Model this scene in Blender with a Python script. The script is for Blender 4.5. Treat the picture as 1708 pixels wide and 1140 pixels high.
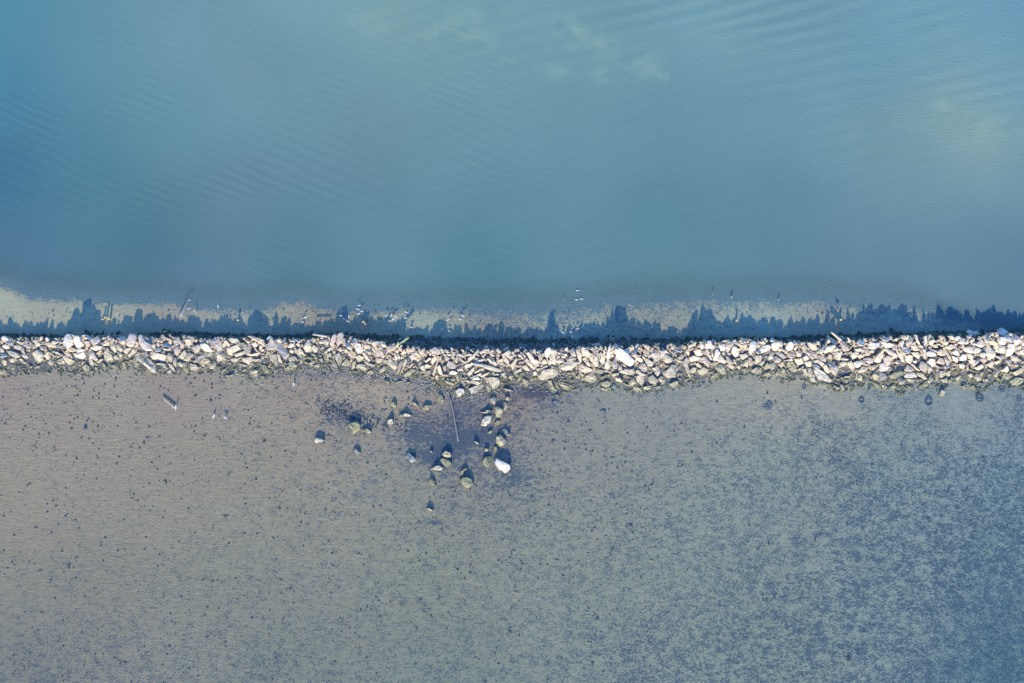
import bpy, bmesh, math, random
import numpy as np
from mathutils import Vector
R = math.radians
scene = bpy.context.scene
for o in list(bpy.data.objects): bpy.data.objects.remove(o)

# ------------------------------------------------------------------ camera, light, exposure
H = 132.844                       # drone height over the water, metres; 0.1 m of water per photo pixel
cam_d = bpy.data.cameras.new('camera'); cam = bpy.data.objects.new('camera', cam_d)
scene.collection.objects.link(cam); scene.camera = cam
cam_d.lens = 28; cam_d.sensor_width = 36; cam_d.clip_end = 6000; cam_d.clip_start = 1
cam.location = (0, 0, H); cam.rotation_euler = (0, 0, 0)

SUN_EL = R(21); SUN_DX = math.sin(R(7)); SUN_DY = math.cos(R(7))   # horizontal travel of the light
world = bpy.data.worlds.new('World'); scene.world = world; world.use_nodes = True
wn = world.node_tree.nodes; wl = world.node_tree.links
sky = wn.new('ShaderNodeTexSky'); sky.sky_type = 'NISHITA'; sky.sun_disc = False
sky.sun_elevation = SUN_EL; sky.sun_rotation = math.atan2(-SUN_DX, -SUN_DY)
sky.air_density = 1.0; sky.dust_density = 0.3; sky.ozone_density = 5.0
wn['Background'].inputs[1].default_value = 0.145
cool = wn.new('ShaderNodeMix'); cool.data_type = 'RGBA'; cool.blend_type = 'MULTIPLY'   # clear, deep blue sky
cool.inputs[0].default_value = 1; cool.inputs[7].default_value = (.95, 1.25, 1.6, 1)
wl.new(sky.outputs[0], cool.inputs[6]); wl.new(cool.outputs[2], wn['Background'].inputs[0])
sd = bpy.data.lights.new('sun', 'SUN'); sun = bpy.data.objects.new('sun', sd); scene.collection.objects.link(sun)
sd.energy = 4.6; sd.angle = R(0.5); sd.color = (1.0, 0.83, 0.54)
dirv = Vector((SUN_DX*math.cos(SUN_EL), SUN_DY*math.cos(SUN_EL), -math.sin(SUN_EL)))
sun.rotation_euler = dirv.to_track_quat('-Z', 'Y').to_euler(); sun.location = (0, -60, 60)
scene.view_settings.view_transform = 'Standard'; scene.view_settings.look = 'None'
scene.view_settings.gamma = 1; scene.view_settings.exposure = 0.8
scene.render.resolution_x = 1024; scene.render.resolution_y = 683

# ------------------------------------------------------------------ helpers
rng = random.Random(7); nrng = np.random.RandomState(3)
def P(px, py, z=0.0):
    k = (H - z) / H
    return ((px - 854) * .1 * k, (570 - py) * .1 * k)
def lin(c):
    c = np.asarray(c, float) / 255
    return np.where(c <= .04045, c / 12.92, ((c + .055) / 1.055) ** 2.4)
def interp(tab):
    xs = [a for a, b in tab]; ys = [b for a, b in tab]
    return lambda x: float(np.interp(x, xs, ys))
def tab(s): return [tuple(float(v) for v in t.split(':')) for t in s.split()]
def link(o, parent=None):
    scene.collection.objects.link(o)
    if parent: o.parent = parent
    return o
def mesh(name, vs, fs, mat, cols=None, smooth=False):
    me = bpy.data.meshes.new(name); me.from_pydata(vs, [], fs); me.update()
    if isinstance(mat, (list, tuple)):
        for m in mat: me.materials.append(m)
    else: me.materials.append(mat)
    if cols is not None:
        a = me.attributes.new('tint', 'FLOAT_VECTOR', 'POINT'); a.data.foreach_set('vector', np.asarray(cols, 'f').ravel())
    if smooth: me.polygons.foreach_set('use_smooth', [True]*len(me.polygons))
    return me
def fix(me):
    bm = bmesh.new(); bm.from_mesh(me); bmesh.ops.recalc_face_normals(bm, faces=bm.faces); bm.to_mesh(me); bm.free()
def tag(o, label, cat, group=None, kind=None):
    if label: o['label'] = label
    if cat: o['category'] = cat
    if group: o['group'] = group
    if kind: o['kind'] = kind
    return o
class NT:
    def __init__(s, name):
        s.m = bpy.data.materials.new(name); s.m.use_nodes = True; s.t = s.m.node_tree; s.t.nodes.clear()
        s.out = s.t.nodes.new('ShaderNodeOutputMaterial')
    def n(s, ty, ins=None, **kw):
        nd = s.t.nodes.new(ty)
        for k, v in kw.items(): setattr(nd, k, v)
        for k, v in (ins or {}).items():
            if isinstance(v, bpy.types.NodeSocket): s.t.links.new(v, nd.inputs[k])
            else: nd.inputs[k].default_value = v
        return nd
    def math(s, op, a, b=0.0, c=0.0, clamp=False):
        return s.n('ShaderNodeMath', {0: a, 1: b, 2: c}, operation=op, use_clamp=clamp).outputs[0]
    def mix(s, f, a, b, blend='MIX'):
        nd = s.n('ShaderNodeMix', data_type='RGBA', blend_type=blend)
        for i, v in ((0, f), (6, a), (7, b)):
            if isinstance(v, bpy.types.NodeSocket): s.t.links.new(v, nd.inputs[i])
            else: nd.inputs[i].default_value = v if i == 0 else (tuple(v) + (1,))[:4]
        return nd.outputs[2]
    def attr(s, name, vec=False):
        return s.n('ShaderNodeAttribute', attribute_name=name).outputs['Vector' if vec else 'Fac']
    def pos(s): return s.n('ShaderNodeNewGeometry').outputs['Position']
    def mapping(s, v, rot=0, scale=(1, 1, 1), loc=(0, 0, 0)):
        return s.n('ShaderNodeMapping', {0: v, 1: loc, 2: (0, 0, R(rot)), 3: scale}).outputs[0]
    def noise(s, v, scale, detail=2.0, rough=.5, dist=0.0):
        return s.n('ShaderNodeTexNoise', {'Vector': v, 'Scale': scale, 'Detail': detail, 'Roughness': rough, 'Distortion': dist}).outputs['Fac']
    def ramp(s, f, a, b, lo=0.0, hi=1.0):
        return s.n('ShaderNodeMapRange', {0: f, 1: a, 2: b, 3: lo, 4: hi}).outputs[0]
    def bump(s, h, strength, dist=1.0):
        return s.n('ShaderNodeBump', {'Strength': strength, 'Distance': dist, 'Height': h}).outputs[0]
    def done(s, sock): s.t.links.new(sock, s.out.inputs[0]); return s.m

# ------------------------------------------------------------------ measured lines of the place (photo px)
ytop = interp(tab('0:560 100:563 150:560 200:562 280:556 330:558 400:560 450:562 520:560 570:558 640:562 690:562 750:565 850:567 950:567 1000:566 1050:566 1100:568 1150:568 1200:566 1300:566 1400:562 1440:560 1480:555 1520:560 1560:555 1640:556 1708:552'))
ycrest = interp(tab('0:563 100:565 125:560 200:562 280:560 330:564 430:565 500:568 560:560 600:567 690:580 750:585 850:584 900:585 980:580 1050:577 1130:575 1180:570 1250:566 1300:568 1350:572 1400:568 1440:568 1480:563 1540:560 1610:563 1670:556 1708:560'))
ybot = interp(tab('0:625 40:622 100:617 160:622 200:612 240:618 262:622 300:622 340:617 360:618 400:622 425:632 460:620 520:615 560:612 600:628 640:622 680:630 700:633 740:650 770:662 800:658 830:655 850:640 900:645 935:650 960:648 1000:640 1040:650 1070:655 1100:650 1140:642 1180:632 1210:628 1250:622 1300:630 1340:632 1380:648 1407:650 1440:640 1480:645 1500:652 1560:640 1600:635 1640:648 1660:635 1708:642'))
TIPS = '0:540 10:538 30:547 42:538 48:545 60:547 83:548 92:540 100:543 118:541 130:514 137:508 142:521 148:517 160:530 166:536 185:537 198:529 205:535 222:528 232:531 240:530 244:518 252:528 265:534 280:530 290:532 300:531 322:533 330:545 350:530 357:540 374:530 385:538 400:537 425:530 435:531 447:545 462:530 475:540 487:553 502:547 512:553 525:546 540:545 560:533 575:527 590:539 604:529 618:537 623:549 635:535 646:531 665:537 675:549 685:544 698:555 710:545 716:554 732:541 742:553 765:549 790:546 805:553 812:547 825:555 830:546 838:554 845:545 858:552 877:550 893:553 905:560 917:537 930:557 950:558 958:545 975:538 985:548 1000:543 1018:545 1030:520 1045:530 1060:540 1069:552 1088:537 1100:545 1105:539 1120:552 1140:550 1155:548 1165:535 1175:514 1185:532 1205:538 1220:535 1240:535 1250:527 1262:528 1265:540 1285:535 1303:545 1320:535 1340:545 1350:535 1360:545 1370:537 1380:525 1395:535 1410:535 1415:550 1420:530 1440:525 1460:515 1470:517 1490:513 1510:520 1530:518 1545:530 1560:535 1570:520 1581:505 1592:508 1600:522 1620:512 1640:520 1655:507 1675:515 1685:508 1708:520'
xs_, hs_ = [], []
for x, y in tab(TIPS):
    L = (ycrest(x) - y) * .1
    hs_.append(max(.75, L / SUN_DY * math.tan(SUN_EL) - .12)); xs_.append(x - L*10*.12)
_hx = np.arange(-20, 1730, 2.0); _h0 = np.interp(_hx, xs_, hs_)
_h1 = np.max([np.roll(_h0, k) for k in (-4, -3, -2, -1, 0, 1, 2, 3, 4)], axis=0)
_h1 = np.convolve(np.pad(_h1, 3, 'edge'), np.ones(7)/7, 'valid')
def hcrest(x): return float(np.interp(x, _hx, _h1))
hsm = np.convolve(np.pad(np.interp(np.arange(0, 1709, 4), xs_, hs_), 6, 'edge'), np.ones(13)/13, 'valid')
def hsmooth(x): return float(np.interp(x, np.arange(0, 1709, 4), hsm))
def profile(px, py):
    """height of the rubble surface over the water"""
    yc, yb, yt = ycrest(px), ybot(px), ytop(px)
    if py >= yc:
        u = (yb - py) / (yb - yc)
        if u < 0: return .1 + u
        w = max(0, min(1, (u - .55) / .45)); hh = hsmooth(px)*(1-w) + hcrest(px)*w
        return .12 + (hh - .12) * (u ** .85)
    v = (py - yt + 2) / max(3, (yc - yt + 2))
    return -.15 + (hsmooth(px) * .75) * max(-1, v)

# smooth fields from hand-read control points
def field(points, sm=35, power=3.0):
    pts = np.array([p[:2] for p in points], float); val = np.array([p[2:] for p in points], float)
    def f(X, Y):
        sh = X.shape; X = np.clip(X.ravel(), -40, 1750); Y = np.clip(Y.ravel(), -40, 1180)
        out = np.zeros((X.size, val.shape[1])); W = np.zeros(X.size)
        for (a, b), v in zip(pts, val):
            w = 1 / ((((X-a)**2 + (Y-b)**2) + sm**2) ** (power/2)); W += w; out += w[:, None]*v
        return (out / W[:, None]).reshape(sh + (val.shape[1],))
    return f

# calibration: radiance returned by a horizontal white sheet (per channel) with the lights above
K_BED = np.array([.96, 1.06, 1.52]); K_WAT = np.array([1.17, 1.24, 1.62])
#KAL#

SAND = field([(0,500,177,184,176),(150,520,175,182,176),(400,530,168,177,174),(700,530,165,177,175),(950,530,161,177,176),(1250,530,159,177,180),(1550,530,152,171,178),
 (0,640,152,143,145),(100,700,152,146,143),(0,850,150,147,141),(300,650,154,145,145),(300,800,152,149,143),(150,1000,142,142,138),(0,1130,136,138,135),
 (500,650,155,146,142),(620,638,178,166,152),(700,640,178,166,150),(450,800,150,148,141),(400,1000,143,146,140),(450,1130,140,145,140),
 (600,700,150,146,142),(700,800,147,149,144),(760,690,130,125,138),(860,650,158,142,134),(700,950,146,152,145),(750,1130,143,152,148),
 (930,680,146,148,150),(1000,760,148,152,150),(950,900,150,156,150),(1000,1050,146,155,150),(1100,680,148,152,155),(1200,660,155,157,157),(1300,650,160,160,157),(1400,670,158,162,162),(1600,665,150,162,170),(1700,660,145,160,172),
 (1300,800,150,163,162),(1200,950,150,162,158),(1250,1100,145,160,157),(1500,800,145,163,168),(1500,1000,143,162,165),(1690,800,138,160,172),(1690,1000,130,155,165),(1690,1140,125,152,165)])
WEED = field([(0,530,.06),(300,535,.08),(700,535,.05),(1300,535,.1),(1700,535,.15),
 (0,640,.0),(150,700,.0),(300,680,.02),(0,850,.03),(250,850,.05),(0,1000,.18),(60,1130,.35),(250,1130,.32),(300,1000,.22),(450,1130,.35),(450,960,.24),(380,850,.1),
 (500,700,.12),(560,690,.38),(600,700,.35),(540,760,.2),(640,760,.16),(690,715,.55),(720,740,.72),(760,760,.7),(800,735,.7),(790,700,.45),(850,700,.35),(820,800,.35),(860,790,.5),(750,810,.3),(690,820,.12),(650,640,.0),(750,655,.02),(860,640,.05),(885,662,.75),(905,652,.5),(840,690,.5),
 (600,900,.18),(600,1050,.28),(800,900,.2),(800,1080,.33),(950,850,.25),(1000,1000,.35),(930,750,.15),(900,700,.1),(1050,700,.08),(1100,780,.3),(1100,900,.38),(1100,1100,.5),
 (1000,660,.04),(1200,670,.05),(1300,650,.0),(1400,665,.02),(1600,670,.04),(1280,690,.25),(1220,720,.32),(1350,715,.5),(1400,740,.52),(1500,700,.35),(1550,720,.4),(1650,690,.3),(1700,720,.45),
 (1250,800,.42),(1250,950,.45),(1300,1080,.52),(1450,850,.52),(1450,1000,.55),(1600,800,.52),(1600,950,.62),(1600,1100,.6),(1700,850,.6),(1700,1100,.66)])
RIPL = field([(0,700,1),(300,760,1),(100,900,1),(350,900,.9),(0,1130,.5),(450,700,.8),(600,760,.6),(750,900,.7),(1000,900,.6),(1300,660,.8),(1500,670,.7),(1200,680,.8),(1300,900,.25),(1600,900,.12),(1000,1100,.45),(1690,1100,.1),(400,530,.25),(1300,530,.25),(0,530,.3)])
TURB_S = field([(0,700,.03),(500,700,.03),(300,1000,.08),(0,1130,.1),(700,760,.06),(800,900,.1),(700,1130,.15),(1000,700,.08),(1000,1000,.10),(1300,660,.05),(1600,660,.12),(1300,800,.10),(1300,1000,.12),(1550,900,.10),(1600,760,.12),(1700,700,.16),(1700,800,.16),(1700,950,.14),(1500,1120,.10),(1700,1130,.22)])
WCOL = field([(0,0,88,148,173),(0,150,82,140,170),(0,300,76,121,155),(0,420,82,122,150),(150,80,98,150,175),(300,50,110,157,175),(150,300,85,132,158),(300,200,98,148,168),(420,130,112,155,174),(400,330,98,140,162),(250,420,82,126,150),(500,0,118,168,182),(500,130,105,156,173),(500,430,86,130,152),
 (600,200,108,152,170),(600,340,98,143,163),(650,40,122,167,176),(750,70,118,165,178),(800,200,106,155,173),(850,330,98,146,165),(800,440,88,136,157),(900,30,114,163,180),(1000,100,112,160,176),(1050,200,104,153,172),(1100,380,92,140,162),(1100,460,95,140,158),
 (1200,30,116,165,182),(1300,80,112,160,180),(1250,200,104,152,174),(1300,330,96,143,165),(1300,430,94,138,160),(1450,100,108,158,184),(1500,30,113,163,188),(1480,230,116,160,175),(1600,200,130,170,178),(1640,240,134,172,176),(1560,330,112,155,172),(1690,30,110,162,192),(1690,150,112,162,186),(1690,300,115,158,176),(1600,400,96,140,166),(1690,420,92,136,165),(1500,440,94,138,160),(1650,480,95,132,158),
 (0,475,92,130,162),(300,490,95,131,163),(600,490,98,144,168),(1000,490,99,145,168),(1300,490,98,142,168),(1500,500,104,144,174),
 (300,640,120,140,150),(900,700,112,138,155),(1650,660,115,145,168),(1300,800,95,135,155),(1600,850,82,128,158),(1690,1000,72,122,152),(1690,1130,68,122,148),(1300,1100,90,130,145),(700,1000,105,135,140),(100,1000,110,130,140)], 75, 3.4)
YEDGE = interp(tab('0:480 22:486 45:499 100:502 150:505 200:508 250:507 290:508 330:518 360:517 400:518 430:520 455:512 470:503 500:502 520:510 550:516 575:522 620:520 700:517 760:518 800:522 850:522 900:522 950:518 1000:512 1040:508 1100:507 1150:504 1200:505 1300:505 1400:506 1420:510 1500:512 1560:519 1590:532 1640:540 1708:545'))

def axis(lo, hi, step, far):
    core = list(np.arange(lo, hi + .01, step)); out = []
    d = step*2; x = lo
    while x > -far: x -= d; d *= 1.6; out.append(x)
    up = []; d = step*2; x = hi
    while x < far: x += d; d *= 1.6; up.append(x)
    return np.array(out[::-1] + core + up)
def grid(name, xs, ys, zf, mat):
    X, Y = np.meshgrid(xs, ys); PX = X*10 + 854; PY = 570 - Y*10
    Z = zf(PX, PY)
    vs = np.stack([X, Y, Z], -1).reshape(-1, 3); nx, ny = len(xs), len(ys)
    i = np.arange(nx-1)[None, :] + (np.arange(ny-1)*nx)[:, None]; i = i.ravel()
    fs = np.stack([i, i+1, i+1+nx, i+nx], -1)
    me = bpy.data.meshes.new(name)
    me.vertices.add(len(vs)); me.vertices.foreach_set('co', vs.astype('f').ravel())
    me.loops.add(fs.size); me.loops.foreach_set('vertex_index', fs.ravel().astype('i'))
    me.polygons.add(len(fs)); me.polygons.foreach_set('loop_start', np.arange(0, fs.size, 4).astype('i'))
    me.polygons.foreach_set('loop_total', np.full(len(fs), 4, 'i')); me.update(); me.validate()
    me.polygons.foreach_set('use_smooth', [True]*len(me.polygons)); me.materials.append(mat)
    return me, PX, PY
def setattr_f(me, name, arr, vec=False):
    a = me.attributes.new(name, 'FLOAT_VECTOR' if vec else 'FLOAT', 'POINT')
    a.data.foreach_set('vector' if vec else 'value', np.asarray(arr, 'f').ravel())
def probit(p):
    p = np.clip(p, .002, .998); t = np.sqrt(-2*np.log(np.minimum(p, 1-p)))
    v = t - (2.30753 + .27061*t)/(1 + .99229*t + .04481*t*t)
    return np.where(p < .5, -v, v)

# ------------------------------------------------------------------ seabed
def seabed_mat():
    s = NT('seabed_sand'); p = s.pos()
    sand = s.attr('sand', True); thr = s.attr('thr'); rip = s.attr('ripple'); grv = s.attr('gravel')
    # mottled weed and dark mud
    m1 = s.noise(s.mapping(p, 28, (.9, 1.5, 1)), 3.1, 4, .66, .1)
    m2 = s.noise(s.mapping(p, -10, (1, 1, 1)), .45, 3, .5)
    m3 = s.noise(s.mapping(p, 40, (1.0, 1.6, 1), (9, 4, 0)), 1.0, 4, .6, .2)
    mm = s.math('ADD', s.math('MULTIPLY', m1, .56), s.math('ADD', s.math('MULTIPLY', m2, .15), s.math('MULTIPLY', m3, .30)))
    wm = s.math('MULTIPLY_ADD', s.math('SUBTRACT', mm, thr), 12.0, .5, clamp=True)
    wm = s.math('MULTIPLY', wm, s.ramp(s.noise(p, 5, 3, .7), .3, .6, .55, 1.0))
    wm = s.math('MULTIPLY', wm, s.attr('wop'))
    # dark mat beyond the sunlit shelf
    # sand colour variation
    v = s.noise(s.mapping(p, 12, (.5, 1.6, 1)), 1.1, 5, .6)
    v2 = s.noise(p, 6, 3, .7)
    vv = s.math('ADD', s.ramp(v, .25, .75, .88, 1.12), s.ramp(v2, .3, .7, -.14, .14))
    col = s.mix(1.0, sand, s.n('ShaderNodeCombineColor', {0: vv, 1: vv, 2: vv}).outputs[0], 'MULTIPLY')
    g = s.n('ShaderNodeTexVoronoi', {'Vector': p, 'Scale': 4.5}, feature='F1')
    gcol = s.mix(s.ramp(g.outputs['Distance'], .12, .6), s.mix(s.n('ShaderNodeSeparateColor', {0: g.outputs['Color']}).outputs[0], (.28,.22,.18), (.72,.62,.52)), (.22,.18,.17))
    col = s.mix(s.math('MULTIPLY', grv, .55), col, gcol)
    weedc = s.mix(s.noise(p, .8, 2), (.040,.070,.118), (.060,.102,.132))
    weedc = s.mix(s.attr('purple'), weedc, (.075,.06,.085))
    deep = s.mix(s.ramp(s.noise(p, .5, 4, .6), .35, .65), tuple(lin((92,130,162))/K_BED/.9), tuple(lin((102,138,168))/K_BED/.9))
    weedc = s.mix(s.attr('deep'), weedc, deep)
    col = s.mix(wm, col, weedc)
    # ripples: long gentle sand waves, slightly climbing to the right
    ph = s.noise(s.mapping(p, 0, (.12, .12, .1)), 1.0, 3, .5)
    yy = s.n('ShaderNodeSeparateXYZ', {0: s.mapping(p, -13)}).outputs[1]
    wv = s.math('SINE', s.math('ADD', s.math('MULTIPLY', yy, 13.5), s.math('MULTIPLY', ph, 60)))
    br = s.noise(s.mapping(p, 14, (.62, 2.2, 1)), 1.35, 4, .62, 1.1)
    hh = s.math('ADD', s.math('MULTIPLY', s.math('MULTIPLY', wv, s.ramp(s.noise(p, .5, 2), .48, .72)), .005), s.math('MULTIPLY', br, .10))
    hh = s.math('MULTIPLY', hh, rip)
    hh = s.math('ADD', hh, s.math('MULTIPLY', s.math('MULTIPLY', g.outputs['Distance'], grv), -.05))
    bs = s.n('ShaderNodeBsdfPrincipled', {'Base Color': col, 'Roughness': .9, 'Specular IOR Level': .1, 'Normal': s.bump(hh, 1.0, 1.0)})
    return s.done(bs.outputs[0])
def bed_z(PX, PY):
    f = np.vectorize(lambda x, y: 0.0)
    PXc = np.clip(PX, 0, 1708); out = np.empty(PX.shape)
    yt = np.interp(PXc[0], np.arange(0, 1709, 4), [ytop(x) for x in range(0, 1709, 4)])
    yb = np.interp(PXc[0], np.arange(0, 1709, 4), [ybot(x) for x in range(0, 1709, 4)])
    hm = np.interp(PXc[0], np.arange(0, 1709, 4), hsm)
    yc = np.interp(PXc[0], np.arange(0, 1709, 4), [ycrest(x) for x in range(0, 1709, 4)])
    north = -.25 - np.clip((yt[None] - PY)*.1, 0, 60) * .035 - np.clip((YED[None] - PY)*.1, 0, 60)*.03
    south = -.10 - np.clip((PY - yb[None])*.1, 0, 60) * .006 - np.clip((PX-1100)*.1, 0, 70)*.005
    u = (yb[None] - PY) / (yb - yc)[None]
    bank = np.where(PY >= yc[None], -.1 + (hm*.62)[None]*np.clip(u, 0, 1), -.25 + (hm*.62+.15)[None]*np.clip((PY - yt[None])/np.maximum(3, (yc-yt))[None], 0, 1))
    out = np.where(PY < yt[None], north, np.where(PY > yb[None], south, bank))
    return out
xs = axis(-100, 100, .4, 2500); ys = axis(-66, 66, .4, 2500)
YED = np.interp(np.clip(xs*10+854, 0, 1708), np.arange(0, 1709, 4), [YEDGE(x) for x in range(0, 1709, 4)])
MAT_BED = seabed_mat()
me, PX, PY = grid('seabed', xs, ys, bed_z, MAT_BED)
sand = lin(SAND(PX, PY)); dens = WEED(PX, PY)[..., 0]
T_W = np.array([.90, .96, .98])**2
alb = np.clip(sand / K_BED / T_W, 0, .9)
d = YED[None, :] - PY                                  # >0 beyond the sunlit shelf (deeper, dark mud)
soft = np.interp(np.clip(PX, 0, 1708), [0, 700, 820, 1000, 1150, 1708], [5, 5, 14, 14, 10, 8])
dens = np.where(PY < 560, np.clip(dens + 1/(1+np.exp(-d/soft*1.6)), 0, 1), dens)
for (a, b, c, e, w_) in ((745,745,30,22,.45),(720,760,18,9,.7),(800,730,32,14,.55),(690,722,24,18,.4),(858,795,20,16,.35),(905,655,38,8,.7),(560,700,26,9,.35),(768,700,16,40,.3),(1020,828,12,4,.5),(725,873,14,4,.5),(1283,678,10,5,.8)):
    dens = dens + w_*np.exp(-(((PX-a)/c)**2 + ((PY-b)/e)**2))
dens = np.clip(dens, 0, 1)
dens = np.where((PY > 560) & (PY < np.interp(PX[0], np.arange(0,1709,4), [ybot(x) for x in range(0,1709,4)])[None]), .3, dens)
inb = (PY > np.interp(PX[0], np.arange(0,1709,4), [ytop(x) for x in range(0,1709,4)])[None]) & (PY < np.interp(PX[0], np.arange(0,1709,4), [ybot(x) for x in range(0,1709,4)])[None]-5)
alb[inb] = (.17, .16, .14)  # bank under the stones darkened: crevice shade put into its colour
setattr_f(me, 'wop', np.clip(.48 + 1.1*dens, 0, 1)); setattr_f(me, 'deep', np.where(PY < 560, 1/(1+np.exp(-(d+soft)/soft*1.2)), 0)); setattr_f(me, 'sand', alb, True); setattr_f(me, 'thr', .5 - .062*probit(dens))
setattr_f(me, 'ripple', RIPL(PX, PY)[..., 0])
def blob(cx, cy, rx, ry): return np.exp(-(((PX-cx)/rx)**2 + ((PY-cy)/ry)**2))
gr = blob(640, 628, 60, 14) + blob(710, 642, 50, 16) + blob(560, 622, 50, 8) + blob(860, 645, 30, 16) + blob(770, 672, 35, 18) + .8*blob(890, 640, 40, 12) + .5*blob(100, 620, 60, 5)+ .5*blob(470, 622, 60, 6)
setattr_f(me, 'gravel', np.where(inb, 0, np.clip(gr, 0, 1)))
setattr_f(me, 'purple', np.clip(.8*blob(890, 658, 45, 22) + .6*blob(740, 690, 50, 40) + .5*blob(830, 680, 40, 40), 0, 1))
bed = link(bpy.data.objects.new('seabed', me)); tag(bed, None, None, kind='structure')

# ------------------------------------------------------------------ water
def water_mat():
    s = NT('silty_water'); p = s.pos()
    turb = s.attr('turb'); wc = s.attr('wcol', True)
    # long low swell, bands falling to the right
    def swell(rot, k, amp, warp, mask):
        yy = s.n('ShaderNodeSeparateXYZ', {0: s.mapping(p, rot)}).outputs[1]
        ph = s.noise(s.mapping(p, rot, (.02, .045, 1)), 1.0, 2, .5)
        w = s.math('SINE', s.math('ADD', s.math('MULTIPLY', yy, k), s.math('MULTIPLY', ph, warp)))
        w = s.math('MULTIPLY', w, s.ramp(s.noise(s.mapping(p, rot, (.05, .09, 1)), 1.0, 2), .35, .6))
        return s.math('MULTIPLY', s.math('MULTIPLY', w, amp), s.attr(mask))
    h = s.math('ADD', swell(22, 4.2, .0062, 26, 'wave_a'), swell(-15, 2.3, .017, 20, 'wave_b'))
    rip = s.noise(s.mapping(p, 18, (.45, 1.9, 1)), 1.7, 4, .62, .2)
    fine = s.noise(s.mapping(p, 30, (.8, 1.7, 1)), 4.2, 3, .6)
    ra = s.attr('chop')
    h = s.math('ADD', h, s.math('MULTIPLY', s.math('MULTIPLY', rip, .030), ra))
    h = s.math('ADD', h, s.math('MULTIPLY', s.math('MULTIPLY', fine, .013), ra))
    nrm = s.bump(h, 1.0, 1.0)
    # silt clouds
    cl = s.noise(s.mapping(p, 10, (.7, 1.0, 1)), .30, 5, .6, .3)
    cl = s.math('MULTIPLY', s.ramp(cl, .42, .62), s.attr('silt'))
    v = s.ramp(s.noise(s.mapping(p, 0, (1, 1, 1)), .045, 4, .55), .3, .7, .95, 1.05)
    col = s.mix(1.0, wc, s.n('ShaderNodeCombineColor', {0: v, 1: v, 2: v}).outputs[0], 'MULTIPLY')
    col = s.mix(s.math('MULTIPLY', cl, .42), col, tuple(lin((152, 184, 177)) / K_WAT))
    br = s.ramp(s.noise(p, .9, 4, .6), .3, .7, -.12, .12)
    tb = s.math('ADD', turb, s.math('MULTIPLY', br, s.math('MULTIPLY', turb, s.math('SUBTRACT', 1.0, turb))), clamp=True)
    dif = s.n('ShaderNodeBsdfDiffuse', {'Color': col, 'Normal': nrm})
    trn = s.n('ShaderNodeBsdfTransparent', {'Color': (.90, .96, .98, 1)})
    m = s.n('ShaderNodeMixShader', {0: tb, 1: trn.outputs[0], 2: dif.outputs[0]})
    gl = s.n('ShaderNodeBsdfGlossy', {'Roughness': .12, 'Normal': nrm, 'Color': (1, 1, 1, 1)})
    ge = s.n('ShaderNodeNewGeometry')
    cs = s.math('ABSOLUTE', s.n('ShaderNodeVectorMath', {0: ge.outputs['Incoming'], 1: nrm}, operation='DOT_PRODUCT').outputs['Value'])
    fr = s.math('MULTIPLY_ADD', s.math('POWER', s.math('SUBTRACT', 1.0, cs, clamp=True), 5.0), .98, .02)
    m2 = s.n('ShaderNodeMixShader', {0: fr, 1: m.outputs[0], 2: gl.outputs[0]})
    return s.done(m2.outputs[0])
MAT_WATER = water_mat()
xw = axis(-96, 96, .8, 2500); yw = axis(-64, 64, .4, 2500)
me, PX, PY = grid('water', xw, yw, lambda a, b: a*0.0, MAT_WATER)
YEDw = np.interp(np.clip(xw*10+854, 0, 1708), np.arange(0, 1709, 4), [YEDGE(x) for x in range(0, 1709, 4)])
ts = TURB_S(PX, PY)[..., 0]
d = YEDw[None] - PY
ymurk = np.interp(PX, [0, 1500, 1580, 1708], [0, 0, 12, 18])
north = .06 + .88/(1+np.exp(-(d - 26 + ymurk*1.4)/11.0)) + np.clip(d/200, 0, .06)
setattr_f(me, 'turb', np.clip(np.where(PY < 575, north, ts), 0, .985))
wc = WCOL(PX, PY); wc = wc + np.where(PY < 575, 1, 0)[..., None]*np.stack([np.interp(wc[..., 0], [75, 100], [-6, 5]), wc[..., 1]*0-4, wc[..., 2]*0-9], -1)
setattr_f(me, 'wcol', np.clip(lin(wc) / K_WAT, 0, .9), True)
A = field([(0,0,.5),(0,250,1.3),(250,250,1.2),(150,100,.5),(500,250,1.1),(450,330,1.3),(750,250,.9),(700,350,.7),(1000,280,.6),(1300,300,.3),(1600,250,.2),(900,60,.2),(1300,60,.1),(0,430,.4),(600,450,.1),(1300,450,.05),(300,480,0),(1700,480,0),(400,80,.5),(400,1000,0),(1300,1000,0)])
B = field([(900,10,1.0),(1100,30,1.2),(1300,40,1.2),(1500,60,1.0),(1650,40,.7),(1200,130,.7),(1450,160,.5),(700,20,.5),(900,120,.15),(600,100,.05),(300,100,0),(1000,220,0),(1300,250,.1),(1600,300,.05),(1300,450,0),(300,400,0),(800,900,0),(1500,900,0)])
C_ = field([(0,0,.4),(300,200,.45),(600,200,.5),(900,150,.7),(1200,100,1.0),(1500,120,1.35),(1690,100,1.3),(1650,300,1.2),(1400,300,1.0),(1100,300,.7),(700,400,.35),(300,420,.3),(1400,440,.5),(1690,440,.6),(300,520,.3),(1300,520,.5),(300,800,.5),(1000,800,.8),(1500,800,1.0),(1500,1100,1.0),(600,1100,.8)])
setattr_f(me, 'wave_a', A(PX, PY)[..., 0]); setattr_f(me, 'wave_b', B(PX, PY)[..., 0]); setattr_f(me, 'chop', C_(PX, PY)[..., 0])
def blob(cx, cy, rx, ry): return np.exp(-(((PX-cx)/rx)**2 + ((PY-cy)/ry)**2))
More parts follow.
